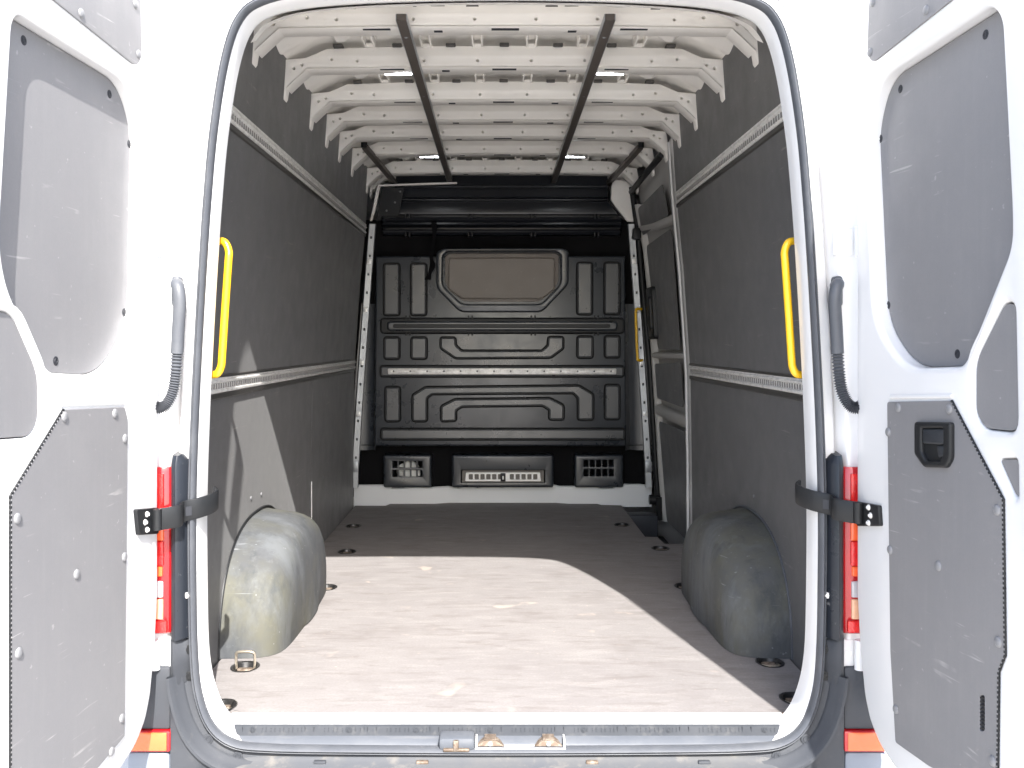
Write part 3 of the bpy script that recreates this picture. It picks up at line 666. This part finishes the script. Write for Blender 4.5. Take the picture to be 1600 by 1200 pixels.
# three lower boxes with vents
def lowbox(px0, py0, px1, py1, holes, name):
    x0, z1 = at_y(px0, py0, 5.97); x1, z0 = at_y(px1, py1, 5.97)
    b = MB(); plate(b, rect(x0, z0 - .02, x1, z1, .012, 2), holes, -.11, 0, .014, fb(5.97), 3, hbev=.001); return b.build(name, BLACKP, bulk, 40)
def cells(px0, py0, px1, py1, nx, nz, gx, gz, y=5.97, r=.004):
    x0, z1 = at_y(px0, py0, y); x1, z0 = at_y(px1, py1, y); o = []
    for i in range(nx):
        for j in range(nz):
            w = (x1 - x0) / nx; h = (z1 - z0) / nz
            o.append(rect(x0 + i * w + gx, z0 + j * h + gz, x0 + (i + 1) * w - gx, z0 + (j + 1) * h - gz, r, 2))
    return o
lowbox(599, 711, 674, 757, cells(612, 719, 661, 747, 5, 2, .004, .006, r=.003), "vent_box")
lowbox(898, 711, 974, 757, cells(911, 717, 960, 746, 5, 2, .004, .006, r=.003), "vent_box")
x0, z1 = at_y(720, 734, 5.97); x1, z0 = at_y(852, 755, 5.97)
cb = lowbox(706, 711, 865, 757, [rect(x0, z0, x1, z1, .006, 2)], "console_box")
gz = cells(731, 740, 841, 750, 12, 1, .0055, .003, 6.0)
x0, z1 = at_y(727, 738, 6.0); x1, z0 = at_y(845, 752, 6.0)
mb = MB(); plate(mb, rpoly([(x0 - .002, z0), (x1 + .002, z0), (x1 - .004, z1), (x0 + .004, z1)], .006, 2), [h for i, h in enumerate(gz) if i != 6], -.01, .004, .002, fb(6.0), 1); mb.build("vent_grille", ALUW, bulk)
mb = MB(); mb.box((x0 - .02, 6.012, z0 - .01), (x1 + .02, 6.02, z1 + .01)); mb.build("grille_mesh", RAILD, bulk)
xm, zm = at_y(786, 745.5, 6.0); mb = MB(); mb.box((xm - .016, 5.985, zm - .026), (xm + .016, 5.9985, zm + .026), .004); mb.build("lock_body", BLACK, bulk); mb = MB(); mb.box((xm - .005, 5.980, zm - .013), (xm + .005, 5.987, zm + .009), .003); mb.build("lock_key_slot", ALUW, bulk)
# white upstand at the front of the floor
mb = MB()
bt = [(553, 758), (608, 758), (612, 763), (630, 763), (640, 761), (672, 762), (700, 760), (716, 763), (724, 759), (735, 759), (746, 763), (757, 759), (772, 759), (784, 762), (798, 758), (812, 758), (824, 761), (840, 758), (866, 758), (874, 760), (930, 760), (938, 763), (958, 763), (960, 757), (1000, 757), (1018, 759)]
rows = [[], [], []]
for px, py in bt:
    yd = 6.02 + (.04 if 680 < px < 890 else 0); x, z = at_y(px, py, yd); rows[0].append((x, yd + .012, z + .002)); rows[1].append((x, yd, z - .004)); rows[2].append((x, yd - .006, ZF - .02))
mb.grid(rows); mb.build("floor_upstand", WHITEUP, van, 30)
# side posts of the bulkhead with holes
for s in (-1, 1):
    zs = [.765 + (2.39 - .765) * k / 14 for k in range(15)]
    xc = lambda z: s * (.908 - .108 * max(0, (z - .77) / 1.6) ** 1.15)
    hl = []
    mb = MB()
    mb.grid([[(xc(z) - s * .022, 5.93, z), (xc(z) - s * .018, 5.918, z), (xc(z) + s * .016, 5.914, z), (xc(z) + s * .020, 5.925, z), (xc(z) + s * .030, 5.96, z)] for z in zs]); post = mb.build("bulkhead_post", STEEL, van, 40)
    for k in range(13):
        z = .95 + k * .113; mb = MB(); mb.box((xc(z) - .006, 5.9125, z - .008), (xc(z) + .006, 5.917, z + .008), .002); mb.build("post_slot", HOLE, post)
    for z in (1.22, 1.535, 1.86, 2.16): mb = MB(); mb.box((xc(z) - .014, 5.909, z - .016), (xc(z) + .014, 5.9165, z + .016), .003); mb.build("post_bolt", ALUW, post)
    mb = MB(); mb.box((xc(.86) - .022, 5.905, .86), (xc(.86) + .022, 5.93, .93), .004); mb.build("post_clamp", STEEL, post)
# gusset plates at the top corners
mb = MB(); q = [at_y(*p, 5.92) for p in ((588, 296), (591, 288), (714, 284), (714, 287), (594, 291), (586, 330), (581, 345), (578, 345))]
plate(mb, q, [], 0, .02, .003, fb(5.94), 1); mb.build("bulkhead_flange", CREAM, van)
mb = MB(); q = [at_y(*p, 5.92) for p in ((956, 290), (955, 312), (968, 330), (981, 346), (992, 346), (988, 330), (990, 300), (1000, 285), (960, 280))]
plate(mb, q, [], 0, .02, .004, fb(5.95), 2); mb.build("bulkhead_flange", CREAM, van)
for px, py in ((600, 291), (625, 299), (617, 316), (604, 329)):
    x, z = at_y(px, py, 5.95); place("post_bolt", tiny, (x, 5.955, z), (0, -1, 0), bulk)
mb = MB(); q = [at_y(*p, 5.96) for p in ((596, 293), (632, 293), (622, 345), (588, 345))]; plate(mb, q, [], 0, .01, .002, fb(5.965), 1); mb.build("corner_plate", BLACK, bulk)

# --- grab handles
def handle(pts, r, name="grab_handle"):
    mb = MB(); mb.tube(catmull(pts, 6), r, 12)
    return mb.build(name, YEL, van, 70)
for s in (-1, 1):
    zt_, zb_ = (1.937, 1.572)
    p = [(s * .805, 2.63, zt_ - .005), (s * .785, 2.625, zt_), (s * .768, 2.62, zt_ - .006), (s * .757, 2.615, zt_ - .03), (s * .757, 2.61, zt_ - .06), (s * .7655, 2.61, (zt_ + zb_) / 2), (s * .774, 2.61, zb_ + .05), (s * .777, 2.61, zb_ + .022), (s * .786, 2.61, zb_ + .004), (s * .80, 2.615, zb_), (s * .82, 2.62, zb_)]
    handle(p, .0105)
x0, zt_ = at_y(1000, 483, 5.9); x1, zb_ = at_y(1001, 563, 5.9); x2 = at_y(993, 520, 5.9)[0]
h3 = handle([(x0 + .01, 5.91, zt_), (x2 + .01, 5.89, zt_), (x2, 5.885, zt_ - .02), (x2 + .004, 5.885, (zt_ + zb_) / 2), (x2 + .010, 5.885, zb_ + .02), (x2 + .018, 5.89, zb_), (x1 + .012, 5.91, zb_)], .0085)

# --- rear doors
DA = math.radians(5.5); HX, HY = .8865, 2.445
TRIMS = {}
rivet_me = dot_mesh("rivet", .011, .005, RIVET); dk = bolt_mesh("panel_hole", .010, .0022, HOLE)
def door(s):
    e = Vector((s * math.sin(DA), -math.cos(DA), 0)); n = Vector((-s * math.cos(DA), -math.sin(DA), 0)); H = Vector((s * HX, HY, 0))
    fn = lambda u, v, w: tuple(H + e * u + n * w + Vector((0, 0, v)))
    def uv(px, py, w=0.0):
        d = Vector(((px - CX) / F, 1, (CY - py) / F)); p0 = H + n * w
        k = (p0 - CAM).dot(n) / d.dot(n); p = CAM + d * k; return ((p - H).dot(e), p.z)
    L = lambda pts, w=0.0: [uv(*p, w) for p in pts]
    if s < 0:
        win = [(24, 14), (205, 128), (226, 200), (221, 500), (178, 588), (80, 582), (14, 450), (3, 380)]; winr = [.05, .07, .06, .08, .10, .03, .08, .08]
        low = [(97, 640), (192, 636), (197, 655), (192, 1150), (150, 1200), (118, 1222), (14, 1222), (14, 775)]
        side = [(-40, 480), (25, 488), (66, 582), (66, 660), (52, 683), (-40, 690)]
        top_ = [(30, -38), (80, -1), (207, 101), (215, 100), (219, 85), (217, -60)]
        riv = [(97, 651), (176, 646), (192, 685), (23, 810), (116, 897), (191, 870), (25, 1020), (187, 1122), (171, 1174)]
        rivt = [(124, 21), (209, 7), (214, 85)]; hol = [(37, 63), (171, 147), (202, 225), (194, 488), (87, 564)]
        tri = None
    else:
        win = [(1543, 8), (1562, 30), (1577, 333), (1577, 385), (1503, 572), (1410, 576), (1366, 505), (1352, 200), (1372, 122)]; winr = [.04, .05, .05, .05, .03, .09, .07, .06, .06]
        low = [(1389, 628), (1489, 626), (1570, 780), (1573, 1024), (1563, 1050), (1561, 1222), (1500, 1222), (1453, 1196), (1402, 1160), (1394, 1017)]
        side = [(1563, 472), (1582, 474), (1586, 676), (1533, 671), (1518, 647), (1518, 563)]
        tri = [(1555, 717), (1586, 717), (1587, 778), (1580, 774)]
        top_ = [(1372, -60), (1360, 0), (1357, 86), (1366, 98), (1490, 0), (1560, -54)]
        riv = [(1407, 637), (1487, 639), (1391, 675), (1394, 859), (1470, 884), (1562, 797), (1564, 1003), (1403, 1108), (1555, 1189)]
        rivt = [(1366, 4), (1450, 16), (1362, 82)]; hol = [(1540, 54), (1407, 139), (1376, 217), (1388, 477), (1496, 553)]
    WIN = rpoly(L(win), winr if area(L(win)) > 0 else list(reversed(winr)), 6); SIDE = rpoly(L(side), .03, 4)
    TRI = rpoly(L(tri), .012, 3) if tri else None
    TOP = rpoly(L(top_), .02, 3); LOW = rpoly(L(low), [.006] * len(low), 2)
    cor = [(.8, .60), (.8, 2.66), (.0, 2.66), (.0, 1.02), (.010, .90), (.022, .83), (.036, .765), (.065, .710), (.115, .670), (.20, .642), (.42, .620)]
    outp = rpoly([(max(u, .004), v) for u, v in cor], .02, 4)
    mb = MB()
    plate(mb, outp, [], -.095, -.046, .010, fn, 3, back=True)
    holes = [WIN, SIDE] + ([TRI] if TRI else [])
    inner = rpoly([(min(u, .785) + (.004 if .5 > u > 0 else 0), min(v, 2.64) + (.012 if v < .9 else 0)) for u, v in cor], .02, 4)
    wb = .019
    # pressed inner pan; big soft radius round the window recess
    sv = ccw(inner)
    plate(mb, sv, holes, -.047, 0, .016, fn, 5)
    d = mb.build("rear_door", WHITE, van, 40)
    q = inset(WIN, .002)
    mb = MB(); plate(mb, q, [], -.045, -.036, .001, fn, 1); mb.build("window_trim_board", TRIM, d)
    mb = MB(); plate(mb, inset(SIDE, .002), [], -.046, -.009, .001, fn, 1); mb.build("edge_trim_board", TRIM, d)
    if TRI: mb = MB(); plate(mb, inset(TRI, .001), [], -.046, -.009, .001, fn, 1); mb.build("edge_trim_board", TRIM, d)
    mb = MB(); plate(mb, TOP, [], .0, .004, .001, fn, 1); mb.build("top_trim_board", TRIM, d)
    pull = None; lowholes = []
    if s > 0:
        pull = L([(1438, 659), (1495, 660), (1495, 717), (1487, 731), (1453, 730), (1438, 709)])
        slot = rpoly(L([(1534, 1086), (1542, 1086), (1542, 1142), (1534, 1142)]), .006, 3); lowholes = [slot]
    mb = MB(); plate(mb, LOW, lowholes, .0005, .005, .001, fn, 1); mb.build("lower_trim_board", TRIM, d)
    # pressed ledge over the lower board
    a = uv(*((95, 632) if s < 0 else (1392, 620))); b = uv(*((193, 629) if s < 0 else (1488, 619)))
    mb = MB(); mb.tube([fn(a[0], a[1], -.002), fn(b[0], b[1], -.002)], .006, 8); mb.build("frame_bead", WHITE, d, 60)
    # notched rubber edge along the free side of the lower board
    ep = [(97, 640), (14, 775), (14, 900), (14, 1222)] if s < 0 else [(1489, 626), (1570, 780), (1573, 1024), (1563, 1050), (1561, 1222)]
    E = [Vector(uv(*p)) for p in ep]; mb = MB(); mb.tube([fn(p.x, p.y, .002) for p in E], .0022, 6)
    for p0, p1 in zip(E, E[1:]):
        m_ = int((p1 - p0).length / .009)
        for k in range(m_):
            p = p0.lerp(p1, k / m_); r = p0.lerp(p1, (k + .5) / m_); mb.tube([fn(p.x, p.y, .003), fn(r.x, r.y, .003)], .0031, 6)
    mb.build("board_edging", BLACK, d, 60)
    for p in riv: u = uv(*p); place("rivet", rivet_me, fn(u[0], u[1], .0048), n, d)
    for p in rivt: u = uv(*p); place("rivet", rivet_me, fn(u[0], u[1], .0038), n, d)
    for p in hol: u = uv(*p, -.036); place("panel_hole", dk, fn(u[0], u[1], -.0362), n, d)
    if s > 0:
        P = rpoly(pull, .008, 3); I = L([(1449, 669), (1484, 669), (1484, 710), (1478, 721), (1456, 720), (1449, 706)]); IP = rpoly(I, .005, 3)
        mb = MB(); plate(mb, P, [IP], .005, .016, .005, fn, 3); plate(mb, IP, [], .004, .0062, .0, fn, 1); mb.build("pull_handle", BLACK, d)
        F1 = rpoly(L([(1450, 670), (1483, 670), (1483, 694), (1476, 695), (1468, 694), (1450, 693)]), .004, 3)
        mb = MB(); plate(mb, F1, [], .005, .0135, .004, fn, 2); mb.build("handle_flap", BLACKG, d)
        mb = MB(); plate(mb, rpoly(L([(1470, 696), (1483, 696), (1483, 712), (1473, 716)]), .004, 3), [], .005, .0105, .003, fn, 2); mb.build("handle_lever", BLACKG, d)
        mb = MB(); plate(mb, slot, [], -.001, .001, 0, fn, 1); mb.build("vent_slot", HOLE, d)
        mb = MB()
        for k in range(9): u0 = uv(1535, 1090 + k * 6); u1 = uv(1541, 1090 + k * 6); mb.tube([fn(u0[0], u0[1], .004), fn(u1[0], u1[1], .004)], .0016, 6)
        mb.build("vent_rib", BLACK, d)
    # check strap bracket and strap
    br = [(208, 796), (243, 793), (243, 834), (212, 836)] if s < 0 else [(1340, 783), (1378, 790), (1380, 822), (1344, 822)]
    B = L(br); mb = MB(); plate(mb, rpoly(B, .006, 3), [], 0, .010, .003, fn, 2); chk = mb.build("check_bracket", BLACK, d)
    c = Vector((sum(p[0] for p in B) / 4, sum(p[1] for p in B) / 4))
    for dz, du in ((.020, .012), (-.018, .012), (.002, .022)): place("bracket_bolt", bolt_mesh("bracket_bolt", .0075, .006, ALU), fn(c.x + du, c.y + dz, .0095), n, d)
    mb = MB(); mb.tube([fn(.052, c.y - .026, .018), fn(.052, c.y + .026, .018)], .012, 12); mb.build("strap_knuckle", BLACK, d, 50)
    # strap, a flat bar that bends into the opening
    zc_ = c.y; P0 = Vector(fn(.052, 0, .018)); path = catmull([P0, P0 + Vector((-s * .045, .035, 0)), Vector((s * .832, 2.462, 0)), Vector((s * .797, 2.492, 0)), Vector((s * .775, 2.525, 0)), Vector((s * .770, 2.552, 0)), Vector((s * .782, 2.565, 0))], 6)
    mb = MB(); rows = []; N = len(path)
    for i, p in enumerate(path):
        t = (path[min(i + 1, N - 1)] - path[max(i - 1, 0)]).normalized(); nn = Vector((t.y, -t.x, 0)); f = i / (N - 1); hz = .0275 * (1 - .08 * f); zc2 = zc_ + .032 * f ** 1.3
        rows.append([p + nn * (a * .004) + Vector((0, 0, zc2 + b * hz)) for a, b in ((-1, -.9), (-.6, -1), (.6, -1), (1, -.9), (1, .9), (.6, 1), (-.6, 1), (-1, .9))])
    mb.grid(rows, closed_v=True); mb.add(rows[0], [tuple(range(8))]); mb.add(rows[-1], [tuple(range(8))]); strap = mb.build("check_strap", BLACK, d, 40)
    i = int(N * .40); p = path[i]; t = (path[i + 1] - path[i - 1]).normalized(); nn = Vector((t.y, -t.x, 0))
    if nn.y > 0: nn = -nn
    mb = MB(); A = [p + t * a + nn * .006 + Vector((0, 0, zc_ + .008 + b)) for a, b in ((-.008, -.012), (.008, -.012), (.008, .012), (-.008, .012))]; B2 = [q - nn * .004 for q in A]
    mb.grid([B2, A], closed_v=True); mb.add(A, [(0, 1, 2, 3)]); mb.build("strap_stop", HOLE, d)
    # hinges
    for (pz) in (1.92, .855):
        mb = MB(); mb.box((s * .845, 2.486, pz - .036), (s * .900, 2.500, pz + .036), .006); h = mb.build("door_hinge", WHITE, van)
        mb = MB(); mb.tube([(s * .908, 2.474, pz - .038), (s * .908, 2.474, pz + .038)], .013, 12); mb.build("hinge_pin", WHITE, h, 60)
        for dx, dz in ((.862, .020), (.862, -.020), (.884, 0)): place("hinge_bolt", bolt_mesh("hinge_bolt", .009, .006, CREAM), (s * dx, 2.4865, pz + dz), (0, -1, 0), h)
    return d
door(-1); tag(door(1), 'rear door with a black recessed pull handle and vent slot')

# --- cable conduits between pillar and doors
for s in (-1, 1):
    zt_ = 1.80
    mb = MB(); pth = catmull([(s * .852, 2.500, 1.808), (s * .848, 2.462, 1.810), (s * .838, 2.447, 1.795), (s * .834, 2.444, 1.76), (s * .838, 2.446, 1.70), (s * .842, 2.448, 1.632)], 5)
    mb.tube(pth, [.012 + .004 * min(1, i / 5) for i in range(len(pth))], 12); c = mb.build("cable_conduit", RUBBER, van, 60)
    mb = MB(); plate(mb, rect(s * .856 - .012, 1.752, s * .856 + .012, 1.832, .011, 4), [], 2.502, 2.478, .006, lambda u, v, w: (u, w, v), 3); mb.build("conduit_boot", RUBBER, c, 50)
    pth = catmull([(s * .842, 2.448, 1.634), (s * .846, 2.448, 1.58), (s * .853, 2.446, 1.535), (s * .868, 2.442, 1.503), (s * .885, 2.438, 1.493), (s * .905, 2.436, 1.505), (s * .92, 2.434, 1.52)], 14)
    mb = MB(); mb.tube(pth, [.0135 + .0028 * (1 if (i // 1) % 2 else -1) for i in range(len(pth))], 12); mb.build("corrugated_sleeve", RUBBER, c, 80)

# --- tail lamps and rear corner trim
for s in (-1, 1):
    mb = MB(); sec = [(.985, 2.52), (.978, 2.485), (.950, 2.474), (.905, 2.472), (.880, 2.474), (.869, 2.482), (.867, 2.53)]
    zl = [.908, .914, 1.10, 1.325, 1.338]
    rows = []
    for z in zl:
        k = .006 if z in (zl[0], zl[-1]) else 0; rows.append([(s * x, y + k, z) for x, y in sec])
    mb.grid(rows); mb.add(rows[0], [tuple(range(len(sec)))]); mb.add(rows[-1], [tuple(range(len(sec)))]); tl = mb.build("tail_lamp", REDD, van, 50)
    for nm, z0, z1, xin, m in (("red_lens", 1.20, 1.322, .884, RED), ("orange_lens", 1.150, 1.198, .884, ORG), ("red_lens", 1.085, 1.148, .884, RED), ("orange_lens", 1.058, 1.083, .887, ORG), ("clear_lens", 1.004, 1.044, .886, CLEAR), ("amber_lens", .948, .999, .886, AMBER), ("red_lens", .914, .944, .876, RED)):
        mb = MB(); zz = [(s * .972, z0), (s * xin, z0), (s * xin, z1 - (.0)), (s * .972, z1 + (.012 if m is CLEAR else 0))]
        plate(mb, rpoly(zz, .003, 2), [], 2.476, 2.4665, .002, lambda u, v, w: (u, w, v), 2); mb.build(nm, m, tl)
    # black housing between lamp and seal
    mb = MB(); sec = [(.867, 2.53), (.866, 2.472), (.862, 2.466), (.851, 2.460), (.846, 2.462), (.832, 2.482), (.828, 2.490), (.820, 2.495), (.818, 2.53)]
    rows = [[(s * x, y, z + dz) for (x, y) in sec] for z, dz in ((.895, 0), (1.345, 0))]
    rows.append([(s * x, y + .012, 1.356 + .012 * (1 if x > .84 else 0)) for x, y in sec]); rows.append([(s * x, 2.53, 1.362 + .012 * (1 if x > .84 else 0)) for x, y in sec])
    mb.grid(rows); hs = mb.build("lamp_housing", HOUS, van, 40)
    place("housing_screw", bolt_mesh("housing_screw", .008, .006, ALU), (s * .829, 2.486, 1.005), (s * -.35, -1, 0), hs)
    # grey trim under the lamp: two stacked pieces
    mb = MB(); sec = [(.815, 2.503), (.830, 2.496), (.834, 2.490), (.842, 2.486), (.848, 2.476), (.860, 2.470), (.868, 2.474), (.872, 2.50)]
    rows = [[(s * x, y + .006, .775) for x, y in sec], [(s * x, y + .002, .780) for x, y in sec], [(s * x, y + .002, .824) for x, y in sec], [(s * x, y, .827) for x, y in sec], [(s * x, y, .884 + (.012 if x > .85 else 0)) for x, y in sec], [(s * x, y + .008, .890 + (.012 if x > .85 else 0)) for x, y in sec]]
    mb.grid(rows); up = mb.build("corner_trim", GREYP, van, 40)
    for z in (.862, .793): place("trim_plug", bolt_mesh("trim_plug", .012, .004, BLACK), (s * .827, 2.4955, z), (s * -.1, -1, 0), up)
    # lower corner of the bumper follows the seal
    low = [p for p in LOOP if p[1] < .823 and s * p[0] > .58]
    low.sort(key=lambda p: -p[1])
    mb = MB(); prof = [(.004, 2.503), (.012, 2.497), (.024, 2.494), (.027, 2.486), (.036, 2.480), (.041, 2.466), (.050, 2.456), (.057, 2.456), (.0585, 2.468), (2, 2.476), (2, 2.53)]
    rows = []
    for d, y in prof:
        r = []
        for i, p in enumerate(low):
            a = Vector(low[max(i - 1, 0)]); b = Vector(low[min(i + 1, len(low) - 1)]); t = (b - a).normalized(); nn = Vector((-t.y, t.x))
            if nn.x * s < 0 and nn.y > 0: nn = -nn
            if nn.dot(Vector((s * .5, -.6))) < 0: nn = -nn
            r.append((p[0] + nn.x * d, y, p[1] + nn.y * d)) if d < 1 else r.append((p[0] + nn.x * min((.869 - abs(p[0])) / max(abs(nn.x), 1e-3), (p[1] - .50) / max(-nn.y, 1e-3)), y, p[1] + nn.y * min((.869 - abs(p[0])) / max(abs(nn.x), 1e-3), (p[1] - .50) / max(-nn.y, 1e-3))))
        rows.append(r)
    mb.grid(rows); lc = mb.build("bumper_corner", GREYP, van, 40)
    for x, z in ((.776, .630), (.70, .586)): place("trim_plug", bolt_mesh("trim_plug", .013, .004, GREYP), (s * x, 2.4935, z), (0, -1, 0), lc)
    mb = MB(); mb.box((s * .870, 2.478, .660), (s * .985, 2.56, .822), .008); mb.build("bumper_block", GREYP, van)
    mb = MB(); mb.box((s * .868, 2.470, .606), (s * .985, 2.54, .659), .004); rf = mb.build("reflector", REDD, van)
    mb = MB(); mb.box((s * .876, 2.4675, .609), (s * .98, 2.476, .656), .002); mb.build("reflector_lens", ORG, rf)
    mb = MB(); mb.box((s * .868, 2.474, .36), (s * .985, 2.56, .605), .02); mb.build("bumper_side", PALEB, van)
# bumper centre
mb = MB(); yz = [(2.503, .592), (2.495, .585), (2.488, .580), (2.482, .572), (2.40, .566), (2.30, .562), (2.285, .55), (2.28, .36), (2.36, .33), (2.5, .33)]
xb = [-.80, -.62, -.3, 0, .3, .62, .80]
mb.grid([[(x, y + (.02 if abs(x) > .7 else 0) * (y < 2.45), z - (.010 if abs(x) > .7 else 0)) for x in xb] for y, z in yz]); bump = mb.build("rear_bumper", DUST, van, 50)
for px in (660, 925, 500, 1100):
    x, z = at_y(px, 1191, 2.484); mb = MB(); mb.box((x - .016, 2.476, .569), (x + .016, 2.4895, .579), .003); mb.build("bumper_clip", RUST if px in (660, 925) else GREYP, bump)
# rear wheels under the arches
for s in (-1, 1):
    mb = MB(); n = 40; rows = []
    for x, r in ((.70, .22), (.705, .31), (.73, .345), (.89, .345), (.915, .31), (.92, .22)): rows.append([(s * x, 3.535 + r * math.cos(2 * math.pi * k / n), .345 + r * math.sin(2 * math.pi * k / n)) for k in range(n)])
    mb.grid(rows, closed_v=True); w = mb.build("rear_wheel", TYRE, van, 40)
    mb = MB(); rows = []
    for x, r in ((.75, .225), (.90, .225), (.905, .20), (.87, .12), (.88, .05)): rows.append([(s * x, 3.535 + r * math.cos(2 * math.pi * k / n), .345 + r * math.sin(2 * math.pi * k / n)) for k in range(n)])
    mb.grid(rows, closed_v=True); mb.add(rows[-1], [tuple(range(n))]); mb.build("wheel_rim", STEEL, w, 40)

# ------------------------------------------------------------------ loose things
sp_ = [(678, 346, 5.86), (679, 362, 5.875), (676, 385, 5.89), (674, 402, 5.885), (676, 415, 5.89), (671, 428, 5.905), (668, 437, 5.91)]
P = catmull([(at_y(px, py, y)[0], y, at_y(px, py, y)[1]) for px, py, y in sp_], 5)
mb = MB(); rows = []
for i, p in enumerate(P):
    w = .014 + .004 * math.sin(i * .7); rows.append([p + Vector((-w, -.002, 0)), p + Vector((w, -.004, 0)), p + Vector((w, .001, 0)), p + Vector((-w, .003, 0))])
mb.grid(rows, closed_v=True); mb.add(rows[0], [(0, 1, 2, 3)]); mb.add(rows[-1], [(0, 1, 2, 3)])
tag(mb.build("hanging_strap", WEB, None, 50), "black webbing strap hanging from the top beam of the bulkhead beside its window", "strap")
x, z = at_y(640, 735, 6.03); mb = MB(); rows = []
for i in range(11):
    t = math.pi * i / 10; rows.append([(x + .075 * math.sin(t) * math.cos(q) * (1 + .15 * math.sin(3 * q + i)), 6.03 + .03 * math.sin(t) * math.sin(q), z - .01 + .060 * math.cos(t) + .012 * math.sin(2 * q)) for q in [2 * math.pi * k / 14 for k in range(14)]])
mb.grid(rows, closed_v=True)
tag(mb.build("white_bundle", PALE, None, 80), "pale crumpled bundle showing through the left slotted vent of the bulkhead", "bundle")
